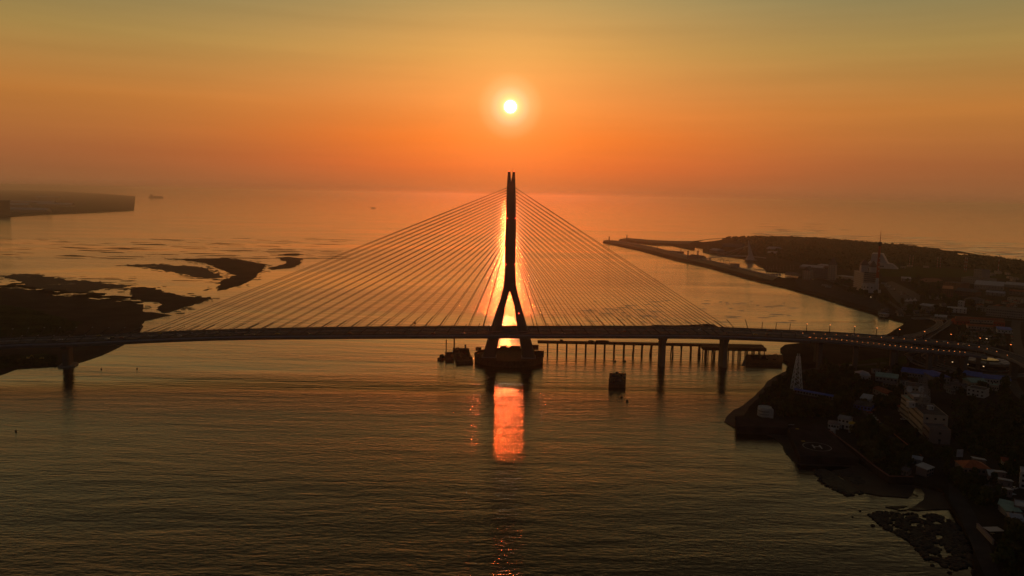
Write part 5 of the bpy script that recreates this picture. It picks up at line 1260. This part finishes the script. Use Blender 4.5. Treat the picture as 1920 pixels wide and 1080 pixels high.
for x in (-1.8, 1.8): MB().box((x, 0, .22), (.2, .6, .46)).build('leg', M['steel'], r)
# seawall running right from the helipad
r = thing('seawall', 'long low brick seawall with a pink coping right of the helipad', 'wall', (*g(1610, 858, ZL), ZL))
pts = [Vector(g(*p, ZL))-Vector(r.location[:2]) for p in ((1553,814),(1604,853),(1640,883),(1667,902),(1712,903))]
for a, b in zip(pts, pts[1:]):
    d = (b-a).normalized(); nn = Vector((-d[1], d[0])); MB().prism([(a+nn*.4)[:], (a-nn*.4)[:], (b-nn*.4)[:], (b+nn*.4)[:]], -1, 3.2).build('wall_panel', M['darkpave'], r)
    MB().prism([(a+nn*.7)[:], (a-nn*.7)[:], (b-nn*.7)[:], (b+nn*.7)[:]], 3.2, 3.45).build('coping', M['brick'], r)
r = thing('retaining_wall', 'pale retaining wall beside the dirt road at the lower right', 'wall', (*g(1845, 1005, ZL), ZL)); a, b = Vector(g(1832,990,ZL))-Vector(r.location[:2]), Vector(g(1862,1022,ZL))-Vector(r.location[:2])
d = (b-a).normalized(); nn = Vector((-d[1], d[0])); MB().prism([(a+nn*.4)[:], (a-nn*.4)[:], (b-nn*.4)[:], (b+nn*.4)[:]], -1, 2.6).build('wall_panel', M['concrete'], r); MB().prism([(a+nn*.6)[:], (a-nn*.6)[:], (b-nn*.6)[:], (b+nn*.6)[:]], 2.6, 2.8).build('coping', M['pinkw'], r)
# houses by the helipad
B('white_house', 'low house with a pinkish hipped roof behind the helipad', 'house', (1552,803), (1573,806), 10, 4, 'white', 'pinkw', 'hip', 1, 4)
B('white_house', 'taller white house with a flat grey roof behind the helipad', 'house', (1570,802), (1591,806), 10, 8, 'white', 'grey', 'gable', 2, 3, 2)
B('watch_tower', 'small white watch tower with a yellow pyramid roof', 'tower', (1591,811), (1602,812.5), 5, 7, 'white', 'yellow', 'hip', 2, 2, rise=.8)
B('white_hut', 'tiny white hut beside the seawall', 'hut', (1556,815.5), (1564,817), 4, 4.5, 'white', 'roofpale', 'flat', 1, 1)
# the grey school on the right with its aerials
def locb(name, label, a, b, depth, h, wall, **k):
    return B(name, label, 'school building', a, b, depth, h, wall, **k)
locb('school_block', 'front pinkish block of the long grey school, with two small windows', (1741,831), (1778,832), 20, 10.5, 'pinkw', roof='slate', style='flat', back=(1729.5,819), rows=2, cols=1, side=5)
locb('school_block', 'tall middle block of the long grey school, with rows of windows', (1728,815), (1771,816), 44, 15.5, 'cream', roof='rooftar', style='flat', rows=3, cols=3, side=12, back=(1703,790))
locb('school_block', 'rear block of the long grey school with a green flat roof', (1702,789), (1722,790), 40, 16.5, 'cream', roof='roofgreen', style='flat', rows=4, cols=3, side=8, back=(1687,777))
locb('school_block', 'set-back top block of the long grey school under the dishes', (1710,789), (1740,790), 18, 19.5, 'grey', roof='roofpale', style='flat', rows=4, cols=3, side=4, back=(1700,780))
locb('school_annex', 'pale open-roofed annex behind the school', (1695,742), (1735,747), 20, 9, 'cream', roof='rooftar', style='flat', rows=2, cols=6)
A_ = g(1757, 809, ZL); zz = 15.6
t_ = lattice('roof_aerial', 'grey lattice aerial on the roof of the school, right of a white hut', (A_[0]-3, A_[1]+16, ZL+zz+.6), 3.2, 14, .7, 'grey', 6, w_=.2)
t2 = lattice('roof_aerial', 'taller thin lattice aerial behind the school', (*g(1731, 762, ZL), ZL), 2.2, 27, .5, 'grey', 12, w_=.18)
for cx, cy, sx, h_, lb in ((-16, 12, 5.2, 4.2, 'left white roof hut with a round vent on the school'), (-3.5, 6, 4, 3, 'right white roof hut on the school, under the lattice aerial')):
    r = thing('roof_hut', lb, 'hut', (A_[0]+cx, A_[1]+cy, ZL+zz+.6)); MB().box((0, 0, h_/2-.3), (sx, sx*.8, h_)).build('wall', M['white'], r); MB().box((0, 0, h_-.15), (sx+.5, sx*.8+.5, .3)).build('roof', M['roofpale'], r); MB().cyl((sx*.2, -sx*.4, h_*.5), (sx*.2, -sx*.4-.15, h_*.5), .7, .7, 12).build('vent', M['steel'], r)
zz = 19.9
for dx_, lb in ((-4, 'left satellite dish on the school roof'), (6, 'right satellite dish on the school roof')):
    p = g(1720, 786, ZL); r = thing('satellite_dish', lb, 'dish', (p[0]+dx_, p[1]+10, ZL+zz)); MB().cyl((0, 0, 0), (0, 0, 2.4), .2, .2, 6).build('stand', M['grey'], r)
    d_ = MB(); rings = []
    for k in range(6):
        rr = 2.6*k/5; rings.append([(rr*cos(2*pi*j/20), -.9+ .12*rr*rr*.6*-1+ rr*sin(2*pi*j/20)*.3, 3.4+rr*sin(2*pi*j/20)) for j in range(20)])
    d_.loft(rings, caps=False); d_.build('reflector', M['white'], r)
for k, (px, py) in enumerate(((1699, 812), )):
    pass
r = thing('ramp_wall', 'orange-topped ramp wall slanting past the school', 'wall', (*g(1690, 830, ZL), ZL)); a, b = Vector(g(1657,804,ZL))-Vector(r.location[:2]), Vector(g(1727,861,ZL))-Vector(r.location[:2])
d = (b-a).normalized(); nn = Vector((-d[1], d[0])); MB().prism([(a+nn*.3)[:], (a-nn*.3)[:], (b-nn*.3)[:], (b+nn*.3)[:]], -1, 2.4).build('wall_panel', M['darkpave'], r); MB().prism([(a+nn*.5)[:], (a-nn*.5)[:], (b-nn*.5)[:], (b+nn*.5)[:]], 2.4, 2.6).build('coping', M['rooforange'], r)
# lower right
B('blue_house', 'house with a pale blue shed roof among the lower right trees', 'house', (1737,895), (1750,890), 7, 5, 'pinkw', 'roofpale', 'shed', 2, 3)
B('grey_tent', 'low house with a rounded pale roof above the pale blue one', 'house', (1705,868), (1727,872), 8, 3.5, 'grey', 'roofpale', 'hip')
B('orange_house', 'house with a patched orange tin roof right of a white board', 'house', (1806,890), (1856,893), 13, 5, 'pinkw', 'rooforange', 'hip', 1, 6, rise=.5)
c = g(1798, 870, ZL); hh = zat(1798, 842, c[1])-ZL; r = thing('billboard', 'blank white board on legs left of the orange-roofed house', 'board', (*c, ZL)); MB().box((0, 0, hh*.72), (4.2, .4, hh*.5)).build('board_panel', M['roofpale'], r)
for x in (-1.4, 1.4): MB().cyl((x, .1, -.5), (x, .1, hh*.55), .14, .14, 8).build('leg', M['steel'], r)
B('balcony_house', 'white house with stacked balconies cut by the right picture edge', 'house', (1911,915), (1950,922), 12, 10, 'white', 'roofpale', 'flat', 3, 3, 2)
B('green_lean_to', 'upper one of two pale green lean-to roofs at the right edge', 'shed', (1871,956), (1897,962), 7, 3.4, 'grey', 'roofgreen', 'shed')
B('green_lean_to', 'lower one of two pale green lean-to roofs at the right edge', 'shed', (1885,968), (1914,970), 7, 3.2, 'grey', 'roofgreen', 'shed')
B('grey_house', 'flat house with a blue-grey roof right of the green lean-tos', 'house', (1900,963), (1945,972), 12, 4.5, 'pinkw', 'roofpale', 'flat', 1, 4)
c = g(1862, 1003, ZL); r = thing('pavilion', 'open pavilion with a flat white roof beside the retaining wall', 'pavilion', (*c, ZL), .1); MB().box((0, 0, 3.3), (8.6, 5.6, .22)).build('roof', M['white'], r); FOOT.append((c[0], c[1], 6))
for x in (-3.6, 3.6):
    for y in (-2.2, 2.2): MB().cyl((x, y, -.3), (x, y, 3.2), .13, .13, 8).build('post', M['steel'], r)
MB().box((0, .5, .7), (2.4, 1.2, .1)).cyl((0, .5, 0), (0, .5, .7), .2, .2, 8).build('table', M['cream'], r)
c = g(1893, 928, ZL); r = thing('tarpaulin', 'crumpled blue and white tarpaulin in the yard at the right edge', 'tarpaulin', (*c, ZL), .3); rings = [[(x, y, .6+.5*mnoise.noise(Vector((x*.6, y*.6, 3)))) for x in (-3.5, -2, -.8, .6, 2, 3.5)] for y in (-2, -1, 0, 1, 2)]; MB().loft(rings, closed=False).build('sheet', M['roofpale'], r); MB().box((0, 0, .25), (5.5, 3, .5), top=.8).build('stack', M['darkrubble'], r)

# small houses filling the town
for a, b, dp, h, wl, rf_, st, lb in [
 ((1648,592),(1660,594),9,4,'cream','roofpale','hip','small pale kiosk on the promenade below the hotel'),
 ((1742,560),(1756,562),14,6,'cream','slate','gable','small slate-roofed house left of the stepped brick block'),
 ((1722,577),(1744,580),14,5,'grey','roofpale','shed','pale shed-roofed house between the tents and the white villa'),
 ((1830,583),(1846,585),12,6,'grey','slate','hip','grey hipped house left of the dark factory block'),
 ((1752,598),(1774,600),12,4,'grey','roofpale','shed','low pale shed above the ramps at the inlet end'),
 ((1888,566),(1916,569),18,8,'cream','rooftar','flat','flat cream house above the factory block'),
 ((1848,553),(1882,556),16,6,'grey','roofpale','gable','grey gabled house below the sports hall'),
 ((1892,552),(1918,554),16,7,'pinkw','roofred','gable','red-roofed house below the pale shed at the right edge'),
 ((1690,527),(1708,528),18,6,'grey','roofpale','shed','low grey house at the top of the hotel car park'),
 ((1472,515),(1492,518),16,5,'grey','slate','gable','low dark boathouse at the inner end of the marina'),
 ((1532,500),(1560,503),16,5,'pinkw','roofpale','shed','pale shed left behind the pointed resort tower'),
 ((1682,768),(1684.5,772),9,4,'cream','roofred','hip','tiny red-roofed house left of the rear school block'),
 ((1655,724),(1676,728),10,4,'grey','slate','gable','dark gabled house below the green shed'),
 ((1855,732),(1872,734),10,5,'cream','roofgreen','flat','cream flat-roofed house right of the green gabled shed'),
 ((1782,730),(1800,732),10,5,'grey','slate','gable','slate-roofed house between the bright blue shed and the flat white one'),
 ((1690,890),(1702,893),7,3.5,'pinkw','slate','gable','small dark gabled hut behind the seawall end'),
 ((1845,928),(1864,932),9,4,'grey','slate','gable','dark gabled house among the lower right trees'),
 ((1815,908),(1834,910),9,4,'pinkw','roofred','hip','red hipped house below the orange-roofed one'),
 ((1896,990),(1918,993),10,5,'grey','roofpale','gable','pale-roofed house right of the open pavilion'),
 ((1880,878),(1902,881),9,5,'cream','roofred','gable','red gabled house right of the orange-roofed one')]:
    r, W, d_ = B('house', lb, 'house', a, b, dp, h, wl, rf_, st, 2 if h > 5 else 1, 4, 2)
    MB().cyl((W*.3, d_*.6, h), (W*.3, d_*.6, h+2.6), .55, .55, 10).build('water_tank', M['steel'], r)

# crowded little houses nothing tells apart
for nm_lb, gr, P, n, wl, rf_, st in [
 ('tiny slate-roofed house crowded on the bank below the hotel', 'tiny houses below the hotel', [(1640,594),(1700,600),(1770,582),(1770,566),(1700,580),(1650,572)], 12, 'grey', 'slate', 'gable'),
 ('tiny red-roofed house crowded between sports hall and factory block', 'tiny red-roofed houses', [(1836,578),(1918,588),(1918,556),(1850,558)], 12, 'cream', 'roofred', 'gable'),
 ('tiny flat-roofed house scattered between brick blocks and the wood', 'tiny flat houses by the wood', [(1670,508),(1760,508),(1830,512),(1912,532),(1912,516),(1760,500),(1690,500)], 12, 'cream', 'rooftar', 'flat'),
 ('tiny tin-roofed hut among the lower right trees', 'tin huts at the lower right', [(1780,900),(1850,912),(1908,940),(1908,900),(1860,868)], 9, 'pinkw', 'roofpale', 'shed'),
 ('tiny dark-roofed house between the viaduct and the school', 'tiny houses by the viaduct', [(1620,700),(1700,732),(1800,742),(1840,712),(1700,716),(1640,694)], 9, 'grey', 'slate', 'hip')]:
    hq_ = random.Random(len(nm_lb)); src = None; k = tries = 0
    while k < n and tries < 600:
        tries += 1; px, py = hq_.uniform(min(p[0] for p in P), max(p[0] for p in P)), hq_.uniform(min(p[1] for p in P), max(p[1] for p in P))
        if not inpoly(px, py, P): continue
        c = g(px, py, ZL)
        if any((c[0]-a)**2+(c[1]-b)**2 < (q_+6)**2 for a, b, q_ in FOOT): continue
        if src is None:
            src = B('house', nm_lb, 'house', (px, py), (px+9*(CH/ (CH))*.9, py), 8, 4.6, wl, rf_, st, 1, 3, 2, group=gr)[0]; o = src; FOOT.pop()
        else: o = copy_tree(src); o.location = (*c, ZL)
        o.rotation_euler = (0, 0, hq_.choice((0, .3, -.4, 1.4, 1.7))); FOOT.append((*c, 7)); k += 1

# ------------------------------------------------------------------ roads on the bank
def road(label, P, hw, thick=1.0, barrier=.9, name='loop_road'):
    r = thing(name, label, 'road'); pa = Path([V4(px, py, z, hw) for px, py, z in P]); road_deck(pa, r, thick, barrier); return r, pa
ROADS = []
r, pa = road('outer ramp curling down from the viaduct and along the blue sheds', [(1720,659,22),(1706,663,17),(1704,669,12),(1712,677,8),(1738,687,6),(1790,697,5.4),(1850,703.5,5),(1905,704,5),(1960,700,5)], 4.2); ROADS.append((pa, 7))
for t in range(20, 90, 24): column_at(pa, t, .9, 2, r)
r, pa = road('inner ramp curling beside the square, inside the outer one', [(1748,661,19),(1736,665,14),(1735,671,9),(1748,679,6),(1775,688,5),(1815,696,4.6)], 3.6); ROADS.append((pa, 6))
r, pa = road('ramp climbing from the inlet end onto the viaduct, on the left', [(1700,630.5,30),(1722,627,27),(1742,620,22),(1757,612,16),(1762,605,10),(1754,599.5,6),(1735,597,4),(1712,597,4)], 4.2); ROADS.append((pa, 7))
for t in range(15, 120, 25): column_at(pa, t, 1.0, 2, r)
r, pa = road('ramp dropping behind the viaduct beside the climbing one', [(1726,640,26),(1742,629,20),(1760,618,14),(1776,608,8),(1781,601,5),(1770,596.5,4),(1745,594.5,4)], 3.8); ROADS.append((pa, 7))
for t in range(15, 120, 25): column_at(pa, t, 1.0, 2, r)
for nm, P, hw in (('street', [(1906,600),(1904,620),(1908,650),(1925,690)], 6), ('street', [(1700,592),(1760,590),(1840,596),(1930,604)], 5), ('lane', [(1500,697),(1540,690),(1600,686),(1660,680)], 3.5), ('lane', [(1618,768),(1640,786),(1662,808),(1700,840)], 3), ('street', [(1895,712),(1905,730),(1918,745),(1950,765)], 5), ('lane', [(1545,523),(1600,540),(1650,556),(1700,588)], 4)):
    pa = Path([V4(px, py, ZL+.08, hw) for px, py in P]); ROADS.append((pa, hw+2))
    struct(nm, pa.sweep([(-1, 0, 0), (1, 0, 0), (1, 0, -.3), (-1, 0, -.3)], step=12), M['asphalt'])

# ------------------------------------------------------------------ trees
def crown_mesh(seed, w_=4.2, h_=7.0, quads=520, conic=False, leaf=.62):
    q = random.Random(seed); mb = MB(); lobes = []
    for i in range(9):
        a = q.uniform(0, 2*pi); rr = q.uniform(.1, .62)*w_; z = h_*q.uniform(.38, .9)
        if conic: rr *= 1.1-z/h_
        lobes.append((rr*cos(a), rr*sin(a), z, q.uniform(.32, .55)*w_*(1.15-.4*z/h_)))
    lobes.append((0, 0, h_*.8, .4*w_))
    for i in range(quads):
        cx, cy, cz, s = lobes[i % len(lobes)]
        d = Vector((q.gauss(0, 1), q.gauss(0, 1), q.gauss(0, 1)*.8)).normalized()
        p = Vector((cx, cy, cz)) + d*s*q.uniform(.55, 1.08)
        n = (d + Vector((q.uniform(-.7, .7), q.uniform(-.7, .7), q.uniform(-.3, .9)))).normalized()
        u = n.orthogonal().normalized(); v = n.cross(u); a = q.uniform(0, 2*pi); u, v = u*cos(a)+v*sin(a), v*cos(a)-u*sin(a)
        k = leaf*q.uniform(.6, 1.3)
        mb.add([p-u*k-v*k*.5, p+u*k*.3-v*k, p+u*k+v*k*.5, p-u*k*.3+v*k], [(0, 1, 2, 3)])
    return mb
def trunk_mesh(seed, h_=7.0):
    q = random.Random(seed); mb = MB().cyl((0, 0, -.6), (.1, 0, h_*.55), .34, .2, 7)
    for i in range(4):
        a = q.uniform(0, 2*pi); z = h_*q.uniform(.3, .5); mb.cyl((.05, 0, z), (cos(a)*1.7, sin(a)*1.7, z+h_*.28), .14, .06, 5)
    return mb
TREES = []
for i in range(8):
    cm = crown_mesh(20+i, 4.2 if i < 6 else 3.0, 7.0 if i < 6 else 9.5, 560, i >= 6).mesh('crown'); cm.materials.append(LEAF[i % 3]); tm = trunk_mesh(i).mesh('trunk'); tm.materials.append(M['bark']); TREES.append((cm, tm))
def tree(x, y, z, s, k, label, group):
    t_ = thing('tree', label, 'tree', (x, y, z), R.uniform(0, 6.28), group); t_.scale = (s, s, s*R.uniform(.85, 1.2))
    for me, nm in ((TREES[k][0], 'crown'), (TREES[k][1], 'trunk')):
        o = bpy.data.objects.new(nm, me); COL.objects.link(o); o.parent = t_
    return t_
def clear(x, y, pad=1.5):
    for fx, fy, fr2 in FOOT:
        if (x-fx)**2+(y-fy)**2 < (fr2*.92+pad)**2: return False
    for pa, hw in ROADS:
        for v in pa.p[::2]:
            if (x-v[0])**2+(y-v[1])**2 < hw*hw: return False
    return True
GROVES = [
 ('dark leafy tree in the grove around the white lattice mast', 'trees of the grove around the lattice mast', [(1440,735),(1470,716),(1510,706),(1560,698),(1610,702),(1640,718),(1690,728),(1684,770),(1640,770),(1608,780),(1560,784),(1500,783),(1460,782),(1450,760),(1424,758)], 78, (.9, 1.6)),
 ('dark tree in the wood between the helipad and the long school', 'trees between helipad and school', [(1604,815),(1618,790),(1650,812),(1690,846),(1718,858),(1700,880),(1680,896),(1640,876),(1612,850)], 30, (.9, 1.5)),
 ('dark tree in the narrow strip between ramp wall and school', 'trees along the school', [(1660,795),(1690,800),(1722,818),(1738,845),(1790,850),(1790,866),(1730,858),(1690,824)], 14, (.7, 1.1)),
 ('green tree or bush on the overgrown slope right of the school', 'trees right of the school', [(1785,752),(1850,755),(1930,752),(1930,900),(1880,890),(1868,862),(1812,850),(1784,820)], 40, (.6, 1.3)),
 ('dark tree among the small houses at the lower right', 'trees at the lower right', [(1764,880),(1800,893),(1860,900),(1900,905),(1890,940),(1868,950),(1840,950),(1815,935),(1790,912)], 22, (.8, 1.4)),
 ('dark tree in the lowest right corner of the picture', 'trees in the lowest right corner', [(1868,1010),(1930,985),(1940,1090),(1888,1085)], 12, (.9, 1.5)),
 ('dark tree on the bank around the hotel and the inlet', 'trees around the hotel', [(1560,528),(1600,532),(1610,548),(1660,556),(1700,575),(1760,575),(1790,592),(1760,592),(1700,594),(1680,578),(1600,552),(1570,545)], 32, (1.0, 1.7)),
 ('dark tree between the parking lots and the brick blocks', 'trees among the brick blocks', [(1680,512),(1760,530),(1764,556),(1800,560),(1850,572),(1840,592),(1770,570),(1730,560),(1700,530)], 34, (1.0, 1.8)),
 ('dark tree among the roads and sheds below the viaduct', 'trees below the viaduct', [(1640,690),(1690,690),(1740,715),(1800,705),(1850,728),(1900,726),(1920,742),(1780,742),(1740,730),(1700,722),(1650,702)], 24, (.8, 1.4)),
 ('dark tree beside the shop rows and the big car park', 'trees by the car park', [(1784,606),(1796,624),(1790,646),(1884,650),(1890,632),(1866,628),(1840,614),(1780,600)], 12, (.7, 1.1)),
]
tq = random.Random(21); TN = 0
for lb, gr, P, n, (s0, s1) in GROVES:
    xs_ = [p[0] for p in P]; ys_ = [p[1] for p in P]; k = tr_ = 0; placed = []
    while k < n and tr_ < n*60:
        tr_ += 1
        px, py = tq.uniform(min(xs_), max(xs_)), tq.uniform(min(ys_), max(ys_))
        if not inpoly(px, py, P): continue
        c = g(px, py, ZL); s = tq.uniform(s0, s1)
        if not clear(*c, 2.5*s) or any((c[0]-a)**2+(c[1]-b)**2 < (2.6*s)**2 for a, b in placed): continue
        placed.append(c); tree(c[0], c[1], ZL, s, tq.randrange(8), lb, gr); k += 1; TN += 1
print('trees', TN)
# undergrowth
um = MB(); uq = random.Random(8)
for lb, gr, P, n, sr in GROVES:
    xs_ = [p[0] for p in P]; ys_ = [p[1] for p in P]
    for _ in range(n*75):
        px, py = uq.uniform(min(xs_)-4, max(xs_)+4), uq.uniform(min(ys_)-2, max(ys_)+3)
        if not inpoly(px, py, P): continue
        c = g(px, py, ZL)
        if not clear(*c, -1.0): continue
        for _k in range(2):
            p = Vector((c[0]+uq.uniform(-1, 1), c[1]+uq.uniform(-1, 1), ZL+uq.uniform(.2, 1.8))); nrm2 = Vector((uq.uniform(-1, 1), uq.uniform(-1, 1), uq.uniform(.1, 1))).normalized()
            u = nrm2.orthogonal().normalized(); v = nrm2.cross(u); kk = uq.uniform(.5, 1.1)
            um.add([p-u*kk-v*kk*.6, p+u*kk*.4-v*kk, p+u*kk+v*kk*.6, p-u*kk*.4+v*kk], [(0, 1, 2, 3)])
tag(um.build('undergrowth', LEAF[1]), kind='stuff')
# the windbreak wood along the far coast reads as one mass
WOOD = [(1360,447.5),(1440,446),(1520,448.5),(1600,454.5),(1650,459.5),(1700,463),(1720,466),(1760,473),(1800,482),(1850,484),(1930,494),(1990,512),(1930,517),(1880,512),(1800,503),(1740,499),(1690,497.5),(1664,503),(1622,502),(1590,508),(1566,503),(1530,496),(1490,492),(1450,484),(1424,476),(1415,462),(1380,452)]
fm = MB(); fq = random.Random(31); k = 0
Wg = [g(*p, ZL) for p in WOOD]; wx = [p[0] for p in Wg]; wy = [p[1] for p in Wg]
while k < 6000:
    x, y = fq.uniform(min(wx), max(wx)), fq.uniform(min(wy), max(wy))
    if not inpoly(x, y, Wg): continue
    k += 1; s = fq.uniform(5, 10); hh = fq.uniform(7, 14)
    if not clear(x, y, 6): continue
    for _ in range(9):
        d = Vector((fq.gauss(0, 1), fq.gauss(0, 1), abs(fq.gauss(0, .8)))).normalized(); p = Vector((x, y, ZL+hh*.35)) + Vector((d[0]*s*.7, d[1]*s*.7, d[2]*hh*.62))
        n_ = (d+Vector((fq.uniform(-.5, .5), fq.uniform(-.5, .5), fq.uniform(0, .8)))).normalized(); u = n_.orthogonal().normalized(); v = n_.cross(u); q_ = s*.42*fq.uniform(.7, 1.3)
        fm.add([p-u*q_-v*q_*.6, p+u*q_*.4-v*q_, p+u*q_+v*q_*.6, p-u*q_*.4+v*q_], [(0, 1, 2, 3)])
tag(fm.build('forest', LEAF[0]), kind='stuff')
